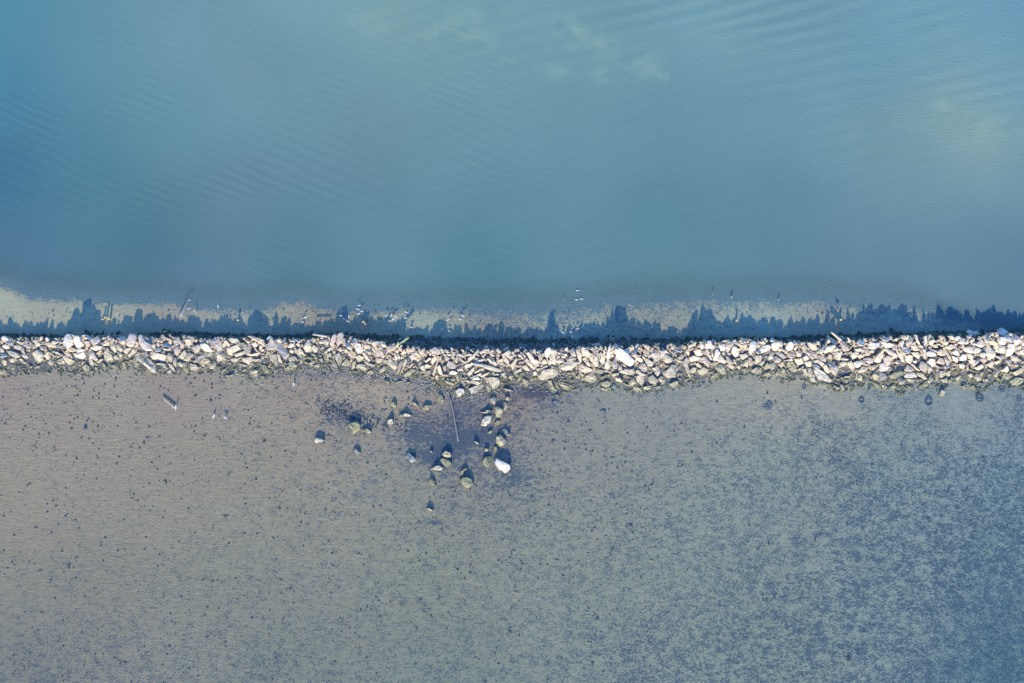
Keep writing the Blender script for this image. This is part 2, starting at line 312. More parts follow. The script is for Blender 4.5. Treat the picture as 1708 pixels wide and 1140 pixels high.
setattr_f(me, 'silt', np.clip(sum(w_*blob(a, b, c*1.35, e*1.35) for a, b, c, e, w_ in ((615,38,26,14,.9),(582,68,10,8,.6),(740,60,26,12,1),(775,55,34,16,.8),(800,22,40,14,.6),(815,75,18,10,.8),(850,96,14,9,1),(902,80,9,8,.7),(932,116,20,12,1),(1004,130,12,8,1),(970,70,24,18,.6),(930,30,30,14,.5),(1010,80,34,14,.8),(1060,108,34,16,1),(1110,128,22,9,.8),(950,48,24,12,.7),(1240,75,40,22,.35),(1560,168,22,16,.6),(1590,185,24,12,.7),(1640,205,44,26,.6),(1680,238,40,20,.5),(1500,215,60,24,.3))), 0, 1))
wat = link(bpy.data.objects.new('water', me)); tag(wat, None, None, kind='structure')

# ------------------------------------------------------------------ stone material
def stone_mat(name, wet=False):
    s = NT(name); p = s.pos(); tint = s.attr('tint', True)
    n1 = s.noise(p, 1.3, 5, .65); n2 = s.noise(p, 6, 4, .6); n3 = s.noise(s.mapping(p, 35, (.6, 2.5, 2.5)), 3, 4, .6)
    f = s.math('ADD', s.ramp(n1, .3, .7, .82, 1.14), s.math('ADD', s.ramp(n2, .3, .7, -.10, .10), s.ramp(n3, .3, .7, -.08, .08)))
    col = s.mix(1.0, tint, s.n('ShaderNodeCombineColor', {0: f, 1: f, 2: f}).outputs[0], 'MULTIPLY')
    ck = s.n('ShaderNodeTexVoronoi', {'Vector': s.n('ShaderNodeVectorMath', {0: s.mapping(p, 25, (.8, 1.5, 1.2)), 1: s.n('ShaderNodeTexNoise', {'Vector': p, 'Scale': 2.0}).outputs['Color']}, operation='ADD').outputs[0], 'Scale': .75}, feature='DISTANCE_TO_EDGE').outputs[0]
    crk = s.ramp(ck, .0, .04, .38, 0)
    col = s.mix(crk, col, (.10, .085, .07))
    # rusty and grey weather stains
    col = s.mix(s.ramp(s.noise(p, .9, 4, .6, .5), .56, .70, 0, .45), col, (.44, .30, .20))
    col = s.mix(s.ramp(s.noise(s.mapping(p, 0, (1,1,1), (7,3,1)), 1.6, 4, .6), .56, .68, 0, .35), col, (.24, .24, .24))
    # algae near the waterline, patchy
    z = s.n('ShaderNodeSeparateXYZ', {0: p}).outputs[2]
    al = s.math('MULTIPLY', s.ramp(z, .15, .6, 1, 0), s.ramp(s.noise(p, 1.1, 4, .65), .36, .62, .15, .9))
    col = s.mix(s.math('MULTIPLY', al, .75), col, s.mix(s.noise(p, 2.5, 3), (.15, .16, .08), (.42, .38, .24)))
    wl_ = s.math('MULTIPLY', s.ramp(z, .02, .2, 1, 0), s.ramp(n2, .35, .6, .3, 1))
    col = s.mix(s.math('MULTIPLY', wl_, .7), col, (.07, .075, .04))
    mos = s.math('MULTIPLY', s.ramp(s.noise(p, 3.4, 5, .75), .49, .56), s.ramp(z, .2, .9, .85, 0))
    col = s.mix(mos, col, (.075, .085, .055))
    hh = s.math('ADD', s.math('MULTIPLY', n2, .08), s.math('MULTIPLY', n3, .07))
    hh = s.math('ADD', hh, s.math('MULTIPLY', s.noise(p, 16, 3, .6), .02))
    hh = s.math('ADD', hh, s.math('MULTIPLY', crk, -.08))
    bs = s.n('ShaderNodeBsdfPrincipled', {'Base Color': col, 'Roughness': .85, 'Specular IOR Level': .2, 'Normal': s.bump(hh, .55, 1.0)})
    return s.done(bs.outputs[0])
MAT_STONE = stone_mat('weathered_limestone')
def simple(name, col, rough=.7, vary=.25, scale=6):
    s = NT(name); p = s.pos()
    f = s.ramp(s.noise(p, scale, 3), .3, .7, 1-vary, 1+vary)
    c = s.mix(1.0, col, s.n('ShaderNodeCombineColor', {0: f, 1: f, 2: f}).outputs[0], 'MULTIPLY')
    return s.done(s.n('ShaderNodeBsdfPrincipled', {'Base Color': c, 'Roughness': rough, 'Specular IOR Level': .3}).outputs[0])

TONE = {  # colour, slope towards the south, height offset
 'w': ((.61,.58,.53), .26, .05), 'W': ((.62,.60,.58), .30, .26), 'c': ((.60,.545,.44), .17, 0), 'p': ((.50,.44,.38), .02, .04),
 'P': ((.52,.46,.43), .06, .22), 'o': ((.60,.49,.37), .15, 0), 'y': ((.54,.50,.36), .12, 0), 'g': ((.36,.36,.22), .04, 0),
 'b': ((.60,.56,.50), -.44, .05), 'B': ((.66,.63,.60), -.42, .28)}
TONE = {k: (tuple(min(.82, a*b) for a, b in zip(v[0], (1.13, 1.08, .97))), v[1], v[2]) for k, v in TONE.items()}
def rock_geo(pts, z0, gx, gy, r, tint, depth=None, rich=True):
    """pts: outline in metres (top view). returns verts, faces, cols"""
    pts = [Vector(q) for q in pts]
    A_ = sum(pts[i].x*pts[(i+1) % len(pts)].y - pts[(i+1) % len(pts)].x*pts[i].y for i in range(len(pts)))/2
    if A_ < 0: pts = pts[::-1]; A_ = -A_
    size = math.sqrt(max(A_, .01)); c = sum(pts, Vector((0, 0)))/len(pts)
    if rich:                                            # break long edges
        q = []
        for i, a in enumerate(pts):
            b = pts[(i+1) % len(pts)]; q.append(a); L = (b-a).length
            k = 1 if L > size*.62 else 0
            if L > size*1.3: k = 2
            for j in range(k):
                t = (j+1)/(k+1) + r.uniform(-.08, .08); nrm = Vector((b.y-a.y, a.x-b.x)).normalized()
                q.append(a.lerp(b, t) + nrm*r.uniform(-.035, .045)*L)
        pts = q
    n = len(pts); depth = depth or size*.9 + .35
    pl = lambda v, k=0: max(-.3, z0 + gx*(v.x-c.x) + gy*(v.y-c.y)) + k
    vs, cs = [], []
    th = size*.10
    # a ridge line across the top makes two or three large facets
    ra = r.uniform(0, math.pi); rd = Vector((math.cos(ra), math.sin(ra))); rk = r.uniform(.0, .28); ro = r.uniform(-.3, .3)*size; rk *= 1.3
    ridge = lambda v: -rk*abs((v-c).dot(rd) - ro)
    rings = ([(.45, 0, .03), (.90, -th*.15, .035), (1.0, -th*1.6, .03), (1.05, -th*5, .03), (.9, -depth, 0)] if rich
             else [(.74, 0, .08), (1.0, -th*2.2, .04), (.9, -depth, 0)])
    for (sc, dz, jit) in rings:
        for v in pts:
            w = c + (v-c)*sc; j = r.uniform(-jit, jit)*size
            w2 = w + Vector((r.uniform(-1, 1), r.uniform(-1, 1)))*size*.025*(1 if rich else 1.5)
            vs.append((w2.x, w2.y, pl(w) + dz + j + ridge(w)))
    fs = []; m = len(rings)
    top = len(vs); vs.append((c.x, c.y, pl(c) + r.uniform(-.02, .06)*size + ridge(c)))
    bot = len(vs); vs.append((c.x, c.y, pl(c) - depth*1.05))
    for i in range(n):
        j = (i+1) % n
        fs.append((top, i, j))
        for k in range(m-1): fs.append((k*n+i, (k+1)*n+i, (k+1)*n+j, k*n+j))
        fs.append(((m-1)*n+i, bot, (m-1)*n+j))
    v_ = r.uniform(.88, 1.1); hue = r.uniform(-.03, .03)
    col = (min(.85, tint[0]*v_*(1+hue)), min(.85, tint[1]*v_), min(.85, tint[2]*v_*(1-hue)))
    return vs, fs, [col]*len(vs), size

ROCKS = """@A 0 545 1.1387
w 3,21 7,17.5 12,20 16,24 12,29 9,31 3,28
b 12,29 16,25 23,30 20,36 15,34
c 2,38 8,33 17,36 18,42 9,43 5,42
c 31,28 34,26 43,31 42,35 35,33
p 42,36 47,30 54,30 57,37 51,41 44,38
c 61,26 69,23 70,28 66,33 62,30
c 66,33 74,30 77,34 70,38 66,36
w 84,24 88,20 92,23 92,28 87,29
o 88,31 95,30 103,36 101,40 92,40 89,37
c 97,29 115,25 117,27 104,33 99,33
p 104,36 112,33 120,38 117,42 106,40
W 117,31 123,17 127,14 133,15 139,24 137,30 132,37 125,42 118,37
W 138,33 141,20 147,17 152,20 153,30 148,40 141,42
o 150,28 156,28 157,35 151,38
p 24,37 32,34 40,38 36,45 26,42
p 38,40 43,38 48,53 44,55 39,47
c 8,45 18,46 35,52 36,56 28,60 17,55
b 0,51 10,52 13,57 3,59
w 40,54 46,52 52,58 49,63 43,58
p 82,36 88,34 88,43 85,49 81,45
c 75,38 81,36 83,47 77,44
c 54,66 60,48 72,43 83,52 81,62 71,71 60,74 53,70
c 83,55 91,47 97,49 97,60 90,65 86,64
c 97,46 109,48 118,54 106,53
c 99,53 111,56 112,59 101,59
c 102,66 120,59 124,70 108,72
c 119,56 125,54 140,66 133,75 126,74
c 120,50 127,44 137,60 133,62
w 135,51 143,50 160,48 163,57 155,62 140,58
o 125,42 133,38 142,43 138,48 129,47
w 142,45 150,41 160,44 158,47 145,50
c 35,62 40,60 50,70 47,72 37,67
c 2,66 8,62 13,66 12,72 6,75
c 89,68 96,61 101,66 100,73 93,74
y 9,76 18,71 27,72 35,83 32,88 24,88 20,80 12,81
y 0,84 6,80 14,85 14,90 8,92 0,92
y 156,77 162,72 168,75 169,82 160,84
y 86,87 90,85 95,89 92,91 87,90
y 40,80 44,84 49,93 44,94
c 62,78 74,74 76,77 66,80
y 151,87 158,84 160,87 154,89
c 15,62 30,60 33,64 18,69
c 0,40 4,42 7,49 0,49
@B 140 545 1.1387
p 11,29 20,20 27,21 29,25 24,33 15,37
b 0,15 10,19 16,23 13,28 6,22
w 0,28 8,28 10,35 3,36
o 35,30 42,25 47,29 46,35 38,36
c 46,28 54,24 61,44 60,51 56,50 47,36
b 62,22 70,19 79,20 78,28 72,30
o 60,29 66,27 77,31 76,35 65,33
P 82,24 86,14 95,14 98,18 92,36 85,39 79,36
P 99,19 102,14 108,17 118,30 127,35 126,44 117,46 108,42 100,31
c 120,27 127,29 124,32
c 128,34 135,33 135,40 129,40
p 137,32 139,28 143,31 143,37 138,38
b 148,34 157,31 169,37 165,41 157,39 149,38
c 149,41 157,43 166,41 160,46 152,45
c 10,40 22,36 33,38 32,42 20,46 12,43
o 22,52 32,42 33,47 25,54
c 37,52 44,39 49,45 46,51 53,54 56,66 43,71 38,62
c 60,38 66,37 72,40 74,46 68,48 61,44
c 74,45 78,42 90,40 86,46 77,52 73,49
c 82,56 95,41 97,45 90,53 85,58
c 56,57 62,53 68,60 62,64 57,62
c 62,48 68,48 72,54 67,58
c 92,53 108,51 124,62 137,74 139,88 128,88 118,78 104,67 96,62
w 118,49 128,47 157,55 152,67 137,68 125,62
p 156,55 161,49 168,56 166,70 158,64
c 136,70 152,69 162,79 171,86 168,88 155,80 145,74
c 93,64 97,64 103,70 103,79 96,77
w 156,88 164,82 167,86 163,89
p 5,44 10,41 18,50 24,62 20,66 9,58
c 10,60 14,56 18,70 15,75 11,72
y 0,72 5,70 11,80 6,83 0,82
y 8,86 12,82 17,86 14,91 10,90
y 51,77 57,71 64,75 75,85 66,84 56,80
y 70,68 76,66 82,74 78,80 73,77
b 134,43 138,39 145,41 143,48 135,47
b 145,46 153,45 153,52 146,50
b 112,48 117,46 122,56 117,55
c 22,68 35,61 36,63 26,70
@C 280 545 1.1387
p 8,25 11,20 19,19 24,26 22,32 15,36 9,33
p 22,26 28,26 31,34 28,43 22,40
p 10,43 14,37 20,37 22,44 18,56 13,54
c 31,27 36,23 44,25 45,29 38,38 33,33
p 44,41 47,37 57,34 63,37 58,45 50,51
w 61,34 70,31 77,35 84,47 78,49 68,47 63,40
c 46,67 56,57 68,48 83,47 91,58 90,61 78,58 70,55 61,63 54,70
c 29,64 39,48 49,53 37,67
c 16,59 32,44 36,51 27,62
c 0,50 6,50 10,56 9,66 4,71 0,70
c 9,64 14,58 16,66 15,80 9,72
y 16,68 30,68 37,69 33,75 24,77 18,73
y 26,80 32,71 38,70 41,77 39,88 30,91 26,86
c 41,70 52,72 58,78 54,84 42,82
c 57,71 62,64 70,58 80,62 82,70 76,75 70,70 68,79 62,75
c 67,80 80,72 91,65 92,74 88,80 72,82
p 85,30 93,26 101,27 104,36 101,43 94,46 86,42
b 79,29 86,21 93,19 99,24 90,26 86,32 85,41 81,38
o 106,28 111,26 115,31 111,34 106,32
c 90,50 95,43 110,41 112,46 111,66 93,67 91,62 94,54
c 111,41 120,38 133,34 140,42 127,48 116,55 112,52
c 113,25 130,22 134,26 122,32 116,29
p 142,42 145,37 151,35 157,41 156,48 151,55 147,52
o 149,18 160,18 171,24 171,30 160,25
o 150,28 157,27 160,31 152,33
w 160,32 166,29 170,35 165,40 161,37
c 118,62 140,57 139,61 120,71
c 140,60 160,57 161,64 151,72 141,66
c 135,70 150,74 145,76 137,73
y 96,88 118,74 121,76 100,87
y 153,84 161,81 171,82 171,100 160,101 153,93
c 152,52 171,50 171,55 155,56
c 124,54 145,46 147,50 130,58
y 102,92 112,94 125,91 124,95 105,95
w 0,70 8,72 16,88 6,84
@D 420 545 1.1387
p 23,42 28,31 38,25 47,23 55,30 62,40 70,54 62,63 56,55 49,44 38,39 28,47
c 31,50 40,52 48,53 48,76 44,75 40,68 32,60
c 49,55 52,52 57,68 56,72 50,66
b 55,25 60,25 65,31 62,34
c 65,37 73,31 79,33 78,39 70,41
c 10,28 16,24 24,32 22,39 17,33
c 70,46 75,42 80,47 76,51 71,49
b 79,23 85,24 92,29 89,31 81,27
c 83,33 90,31 94,39 91,44
c 87,42 92,41 101,55 98,58 90,50
c 77,40 83,40 92,50 96,60 82,50
c 97,40 107,23 111,26 114,47 108,51 100,48
c 112,38 118,35 125,41 124,48 118,50
g 114,21 118,22 124,24 121,29 116,30
p 127,30 132,25 139,26 135,32 128,33
p 138,33 143,17 148,19 147,30 141,38
P 147,34 152,18 158,13 161,18 158,28 150,38
P 159,30 164,13 171,11 174,16 172,28 162,37
c 137,49 155,33 160,32 157,41 146,49 136,52
c 70,60 76,56 82,64 76,68 70,66
c 78,56 84,58 89,67 86,67
y 64,85 62,80 76,71 88,72 84,77 70,82
b 65,72 74,64 87,67 86,71 74,71
y 107,70 118,64 122,67 112,75
y 116,75 130,68 139,70 125,78 118,79
g 118,55 122,54 124,60 120,62
g 104,55 118,60 113,63 106,60
c 126,62 134,60 136,68 130,67
c 141,52 150,50 150,56 143,59
c 150,72 156,60 163,78 158,79
c 158,54 166,48 171,57 171,66 164,74 159,62
p 160,44 168,39 173,44 168,48
g 18,72 25,72 32,84 31,91 26,89 20,80
y 16,95 20,93 25,96 20,97
c 0,61 14,62 8,66 0,66
o 2,20 10,21 22,26 24,34 17,27 8,24
c 91,61 96,60 96,70 92,71
@E 560 545 1.1387
b 25,24 33,23 43,33 36,33 29,28
w 33,36 38,32 46,32 54,44 48,51 41,52 35,42
b 17,26 22,25 27,40 22,42 18,34
o 52,34 58,34 65,36 66,42 54,42
o 23,48 30,45 40,53 36,61 28,58 22,52
c 37,58 44,54 54,58 50,65 42,69
c 50,50 54,49 66,65 62,67 52,55
c 67,36 70,29 82,28 83,34 78,34 71,35
c 82,29 89,28 97,38 90,40 84,34
o 94,40 106,36 118,39 112,47 100,46
p 67,46 76,42 82,41 90,49 93,56 90,61 83,58 76,58 70,55
o 71,62 77,59 90,61 88,68 78,69
b 54,46 66,44 67,50 57,50
b 87,41 93,44 99,49 95,52 90,47
c 98,56 103,54 108,60 104,58
c 93,67 104,58 117,76 113,84 105,78
c 110,52 113,49 118,60 115,64
c 114,46 122,57 122,64 117,56
o 132,42 137,41 151,42 151,48 141,48 134,48
o 124,51 130,43 133,49 128,53
o 152,53 165,42 170,45 168,51 156,54
p 117,78 122,66 132,53 137,62 128,72 120,88 115,90
c 134,60 136,65 124,88 121,90
c 137,76 148,68 149,71 136,80 127,87
y 129,92 148,79 149,84 138,94 131,96
c 160,76 171,73 171,85 162,82
y 10,72 20,61 28,66 30,76 18,75
y 38,74 46,70 62,74 66,78 57,86 48,82
c 50,66 54,65 74,73 70,76 56,71
c 57,88 73,80 80,88 66,92
c 82,85 92,74 97,76 93,84 84,89
y 28,82 34,66 38,66 36,78 31,83
g 22,86 32,82 42,84 34,88 24,89
c 140,57 146,52 152,58 144,66
@F 700 565 1.1387
p 17,22 28,16 39,22 40,28 33,31 22,27
o 0,24 7,20 11,23 8,27 0,30
c 20,45 28,33 32,33 30,42 24,50
c 24,68 30,50 35,38 37,40 31,60 27,72
c 33,53 38,50 46,70 42,71 35,65
p 50,51 54,42 66,46 71,52 67,58 58,57
w 56,64 62,61 72,65 72,69 58,68
c 44,30 48,29 53,36 50,38
b 64,29 70,25 75,30 70,33
b 86,19 91,14 96,18 92,23
p 91,38 111,20 114,25 94,44
c 98,8 113,17 112,19 100,12
b 121,18 127,12 131,18 126,19
c 113,26 124,20 133,20 130,24 115,30
p 144,22 149,18 155,25 152,29
o 157,21 168,16 171,20 160,25
o 158,12 162,9 165,14 160,16
p 136,20 139,15 142,20 139,27
c 156,30 171,22 171,38 165,33
c 154,30 158,29 170,44 171,52 160,43
c 136,38 140,36 147,50 143,52 138,46
c 128,38 133,37 138,46 134,47
c 101,42 126,38 124,41 110,46 102,46
c 98,46 152,58 156,62 149,65 120,55 99,50
c 145,42 157,38 158,43 148,46
c 90,66 103,54 104,59 96,70 91,70
c 103,64 120,56 118,60 105,67
c 108,70 116,65 119,69 113,72
c 114,71 131,64 132,66 118,74
c 135,66 150,67 151,70 137,70
c 96,74 108,69 115,77 112,80 100,78
c 89,85 99,78 116,84 112,88 98,86
W 67,99 76,94 84,96 86,103 78,108 74,114 70,112 70,104
w 93,95 105,90 122,86 124,90 115,99 106,104 98,105 96,100
c 118,76 134,73 150,74 153,80 150,90 142,97 136,95 131,84 120,80
y 125,85 131,86 136,96 132,102 127,97
c 154,67 162,64 166,70 163,74 157,71
y 47,80 50,79 66,86 63,90 50,84
y 57,77 63,75 68,78 65,81 59,80
g 68,70 73,68 76,80 71,82
c 71,34 75,34 94,49 90,51 78,43
c 60,33 64,32 72,44 69,47
c 9,43 20,36 22,39 12,46
y 0,52 14,48 22,52 18,57 0,58
g 7,60 14,60 12,68 6,66
c 44,54 49,51 50,62 46,60
c 13,62 22,60 17,68 10,72
o 28,70 35,69 36,74 30,76
c 72,59 80,57 78,61 72,62
c 86,50 92,48 90,56 86,58
@G 840 565 1.1387
W 78,25 82,18 88,17 93,24 88,31 84,37 79,34
c 90,26 94,20 98,24 99,40 97,49 92,48 90,34
c 42,27 46,25 52,28 69,53 64,55 56,50 50,40
p 55,22 59,19 63,26 60,30 57,28
p 34,28 38,26 42,34 39,36
c 27,30 33,30 38,38 36,40 31,38
c 39,40 44,37 60,57 57,60 48,52
p 65,31 70,29 74,38 71,42 67,38
c 60,38 72,46 71,48 64,45
c 74,43 78,39 83,46 82,49 75,47
c 84,43 90,39 92,48 86,51
p 4,33 26,30 27,34 8,38
c 13,50 24,36 27,38 22,50 17,60
p 28,45 39,42 40,46 32,49 28,48
p 24,51 35,52 32,55 26,55
c 36,52 42,50 50,60 46,62 38,57
c 62,58 84,51 84,55 70,58 65,62
p 124,23 132,17 136,22 138,34 130,34
c 137,21 141,20 148,30 149,46 146,47 142,40
c 145,20 151,15 156,18 166,30 160,35 150,34
c 104,54 115,45 127,40 143,45 140,50 127,60 116,62 106,58
c 63,74 74,59 94,56 104,60 106,68 94,76 70,79
c 100,43 116,41 115,45 104,48
c 100,35 108,32 107,37 102,39
c 109,34 118,33 118,37 111,37
p 102,27 110,24 112,29 105,31
c 150,40 160,39 165,50 162,54 157,48
o 163,34 171,28 171,42 165,42
c 141,50 148,47 171,60 168,65 155,67 144,62
y 151,75 161,67 171,63 180,78 171,84 160,82 152,79
g 96,80 104,82 103,90 109,97 98,92
y 102,84 112,82 126,86 134,90 130,98 118,99 106,91
y 83,80 90,78 94,88 103,100 97,106 92,108 88,96 84,88
y 99,107 103,106 107,112 103,113
y 34,86 38,76 47,80 47,92 38,92
g 24,82 32,66 38,64 34,74 27,84
c 0,65 6,72 4,75 0,74
g 9,66 14,62 18,72 16,80 10,76
c 18,63 34,56 33,61 22,68
o 0,10 4,11 4,15 0,16
c 0,17 10,15 11,19 0,21
w 28,17 43,17 43,19 29,19
W 93,7 99,13 96,16 93,12
c 56,64 62,62 63,70 57,71
@H 980 565 1.1387
o 5,19 9,11 20,9 30,11 29,15 18,13 10,17
p 10,22 18,16 24,18 22,26 14,29 10,26
c 33,15 36,16 36,22 33,22
W 37,28 42,12 44,18 43,38 38,39
c 26,30 32,25 35,34 32,49 24,44
c 10,45 14,32 19,33 22,53 14,54
c 4,36 10,28 13,31 8,42 5,42
c 20,30 26,25 28,29 23,34
c 33,50 38,38 43,40 44,52 40,61 33,56
p 47,48 51,38 58,48 56,57 51,58 47,52
W 53,20 58,16 66,20 92,42 91,48 86,57 78,52 55,36
b 48,14 54,10 61,14 56,18 50,19
b 71,21 76,19 81,26 78,29 73,25
b 84,25 94,18 97,22 90,30 85,29
c 88,33 93,29 106,42 103,46 93,40
o 96,22 103,28 102,30 97,25
c 104,30 115,32 113,35 106,32
c 104,33 110,36 110,40 105,38
o 105,11 112,12 120,15 117,25 111,20
p 118,31 121,22 128,19 137,25 140,34 137,43 132,45 124,40
c 141,20 144,18 158,29 161,32 152,30 143,24
c 141,26 152,31 162,38 161,44 152,47 144,42
p 96,52 99,48 108,47 114,55 114,62 106,66 98,60
c 108,39 113,37 126,46 124,52 116,53 110,45
c 92,60 97,60 106,67 113,69 104,71 93,66
p 60,50 66,55 66,60 58,60
c 60,62 66,60 89,65 91,71 78,69 66,66
p 68,58 88,58 88,64 70,62
c 115,73 124,69 135,80 130,87 120,85 116,80
c 92,72 100,68 108,73 108,84 104,90 94,80
y 90,84 97,82 104,90 105,100 100,106 88,100 86,92
y 49,88 53,84 66,88 66,101 58,96 50,92
c 53,74 62,74 67,82 64,83 54,80
y 78,82 88,73 92,84 86,91 80,90
y 106,92 122,89 124,92 118,97 108,98
y 128,92 138,90 138,95 132,96
c 130,50 138,58 139,66 133,73 128,66
y 134,76 140,71 152,76 156,86 146,88 138,82
y 156,86 171,80 174,88 171,92 160,92
g 14,58 20,57 26,60 20,66
g 24,74 36,68 38,71 28,77
y 25,95 33,92 46,93 45,98 36,100 28,98
y 15,93 24,84 26,87 20,94
y 24,84 38,80 44,84 42,92 30,92
c 123,56 130,55 130,62 125,60
y 46,68 60,65 60,70 48,71
y 68,84 80,90 80,92 70,87
@I 1120 560 1.1387
W 54,18 58,15 62,18 64,24 58,26
W 65,20 68,10 75,10 79,17 83,20 82,26 72,24 66,26
p 65,26 70,25 74,32 70,38 65,36
c 43,29 49,26 55,26 62,34 60,38 52,40 46,36
w 86,17 101,16 105,24 103,29 94,30
b 103,11 110,7 115,14 108,13 104,12
p 103,14 108,13 115,17 113,28 108,33 104,24
w 114,30 117,20 124,22 131,32 130,40 123,42 116,34
o 129,20 143,16 145,22 133,27
w 148,20 150,12 158,10 169,15 164,22 156,33 152,38 149,32
c 157,4 165,5 166,9 156,9
b 162,32 171,23 171,34 165,35
w 79,48 84,26 87,25 93,33 88,48 80,50
p 77,40 76,28 80,27 80,38
c 69,38 74,36 78,46 74,48
p 48,50 60,40 66,40 76,52 70,60 62,52
c 34,42 42,38 58,42 52,47 38,50
p 24,46 29,41 34,46 32,56 36,68 39,82 33,76 28,64 23,56
c 88,46 93,36 105,48 102,54 92,50
p 102,38 108,38 118,54 112,55 106,50
c 103,56 108,54 123,60 121,66 105,60
c 116,45 122,46 124,54 118,52
c 131,36 142,34 146,40 136,46 132,42
c 158,50 160,38 171,37 173,44 171,50 162,55
y 83,60 90,53 97,55 104,66 105,75 98,74 88,66
y 72,83 78,73 90,70 93,76 84,80
y 50,66 60,60 72,65 71,73 58,75 52,72
y 137,55 141,45 146,48 146,60 139,58
c 145,42 152,42 156,50 154,58 148,56
c 124,60 134,52 136,56 130,64
c 152,66 160,61 171,62 171,72 160,71 153,69
y 133,65 142,62 146,67 140,69
c 46,54 50,51 58,60 54,62 49,58
c 35,66 42,60 49,62 46,70 40,72 36,70
y 23,83 36,79 39,82 27,88
c -14,70 0,55 10,54 16,62 10,72 9,80 -2,80 -8,80
o 28,26 33,27 36,37 32,37 28,32
o 34,26 43,23 44,25 36,29
w 32,20 36,17 43,17 43,20 35,23
p 12,42 20,35 25,38 22,47 15,46
b 8,26 15,22 22,27 18,32 10,31
c 100,30 103,31 100,38 96,34
c 5,43 10,44 22,50 14,52
o 25,21 29,20 28,25
@J 1260 555 1.1387
w 2,38 6,33 14,26 26,23 31,28 24,35 8,41
o 11,19 15,15 22,21 18,23
b 29,15 33,10 39,14 36,18 31,18
w 29,22 38,18 45,20 47,28 42,34 35,34
p 42,17 50,18 54,22 50,28 46,24
o 43,30 54,28 55,32 48,37 44,34
w 57,30 62,20 68,17 75,24 72,33 64,36
c 72,32 78,24 81,26 78,34
c 78,36 84,33 92,36 88,46 80,47
o 55,36 60,35 61,39 57,41
p 61,38 76,36 78,47 70,50 60,46
p 38,39 42,36 50,38 59,47 54,50 44,45
p 34,48 39,44 50,52 46,57 38,57 33,53
c 24,49 32,35 36,40 34,50 25,54
c 6,60 17,53 18,58 12,63
p 90,26 93,22 97,24 100,31 94,34
c 100,24 99,20 102,18 108,21 115,22 119,30 116,38 108,33
p 95,36 105,32 119,44 118,49 110,51 104,47
c 118,37 125,31 131,36 128,40 119,40
c 130,30 136,26 150,23 153,27 146,34 134,41 130,37
c 142,37 155,29 160,31 158,34 145,39
p 118,44 126,42 136,52 134,56 126,53
c 116,52 121,51 132,60 128,64 120,58
p 134,54 139,50 150,58 160,70 154,83 147,76
c 128,64 134,60 144,74 140,79 133,73
w 91,47 96,43 104,49 103,55 95,56
c 94,56 105,54 107,64 100,66 96,62
c 75,50 88,48 94,60 82,63 77,56
c 51,54 70,50 72,54 52,55
y 60,60 66,54 74,56 80,66 70,66 62,66
w 110,70 116,68 130,74 148,92 146,96 134,93 122,90 114,78
c 99,68 106,66 114,82 117,95 106,94 102,80
c 90,70 95,68 101,80 98,84
b 111,60 118,59 123,66 120,70 112,68
y 126,98 131,95 140,99 140,105 135,106 128,101
y 146,98 156,104 162,106 156,109 150,102
y 161,99 166,99 170,109 166,108
y 16,66 21,58 30,60 30,68 20,71
c 28,60 38,57 40,62 36,70 30,72
o 45,60 52,55 57,62 50,67
y 13,82 18,76 28,73 28,80 18,86
y 38,80 43,68 49,70 44,82
y 44,80 54,68 59,78 57,86 50,84
c 0,66 8,66 12,68 12,77 0,77
y 64,68 74,65 80,72 74,76 66,72
c 144,0 149,0 153,8 155,13 151,10
b 136,8 139,5 148,12 156,18 152,23 142,19
b 160,7 165,6 171,10 177,14 174,17 168,14
p 162,18 168,16 174,24 180,34 170,36 164,26
c 150,40 156,35 158,45 152,51
c 157,38 162,38 162,52 158,52
c 82,70 92,63 92,67 84,72
@K 1400 555 1.1387
o 26,15 29,14 32,21 27,27
b 37,17 43,13 50,18 47,25 42,26 38,22
w 54,27 59,18 66,20 76,19 76,26 66,32 58,31
p 50,32 55,30 59,34 56,44 50,42
c 30,32 40,29 49,33 48,36 38,36
c 24,40 30,37 36,41 34,48 28,50
p 35,44 41,39 51,41 48,47 40,50
b 83,14 90,10 97,9 99,13 92,17 86,16
w 76,16 86,18 104,22 103,28 92,31 84,24
p 118,6 124,5 130,10 126,15 119,11
c 129,16 134,6 139,8 142,11 138,20 134,27 126,26 125,20
w 117,20 120,14 123,17 122,27 118,27
b 119,32 125,28 134,28 137,33 132,40 122,41
c 144,4 147,4 151,16 156,24 152,22 146,14
c 136,26 144,20 153,34 144,35
c 148,22 152,22 168,29 166,32 154,28
w 162,8 164,6 166,20 164,28
p 154,34 158,30 166,38 166,50 160,44
c 126,44 134,42 141,44 142,52 138,60 130,57 126,52
c 138,38 150,37 158,42 154,50 146,47
c 68,48 84,29 84,46 80,57 72,58 68,54
p 46,50 56,47 67,50 67,58 58,60 50,54
p 85,48 92,44 101,46 98,60 94,64 86,56
c 88,30 94,31 112,50 104,50 96,42
p 97,34 102,32 113,46 111,50
c 104,28 108,30 123,48 121,52 113,44
c 114,36 120,38 126,56 121,55 116,48
p 110,52 118,54 122,58 112,60 106,57
w 77,60 84,57 96,66 95,72 86,75 78,74
w 29,57 36,54 44,58 42,64 36,67 32,64
p 37,53 44,52 56,62 54,64 45,60
c 16,57 22,53 35,66 34,71 26,72 20,66
c 2,58 8,55 16,59 12,64 4,65
c 36,73 44,64 54,66 55,70 48,76 40,77
c 2,50 6,47 20,51 18,53 4,52
y 64,80 70,68 76,66 76,92 70,91 66,86
p 76,75 88,76 94,88 90,90 78,92
o 62,64 68,62 72,64 66,72 63,68
g 58,87 66,90 78,100 79,105 70,104 62,96
p 81,100 84,92 88,89 93,97 90,106 86,114 82,108
y 96,104 104,98 112,97 110,106 104,109
g 98,82 104,76 116,72 125,75 120,82 108,87 100,86
w 124,82 128,77 144,76 148,84 138,87 126,86
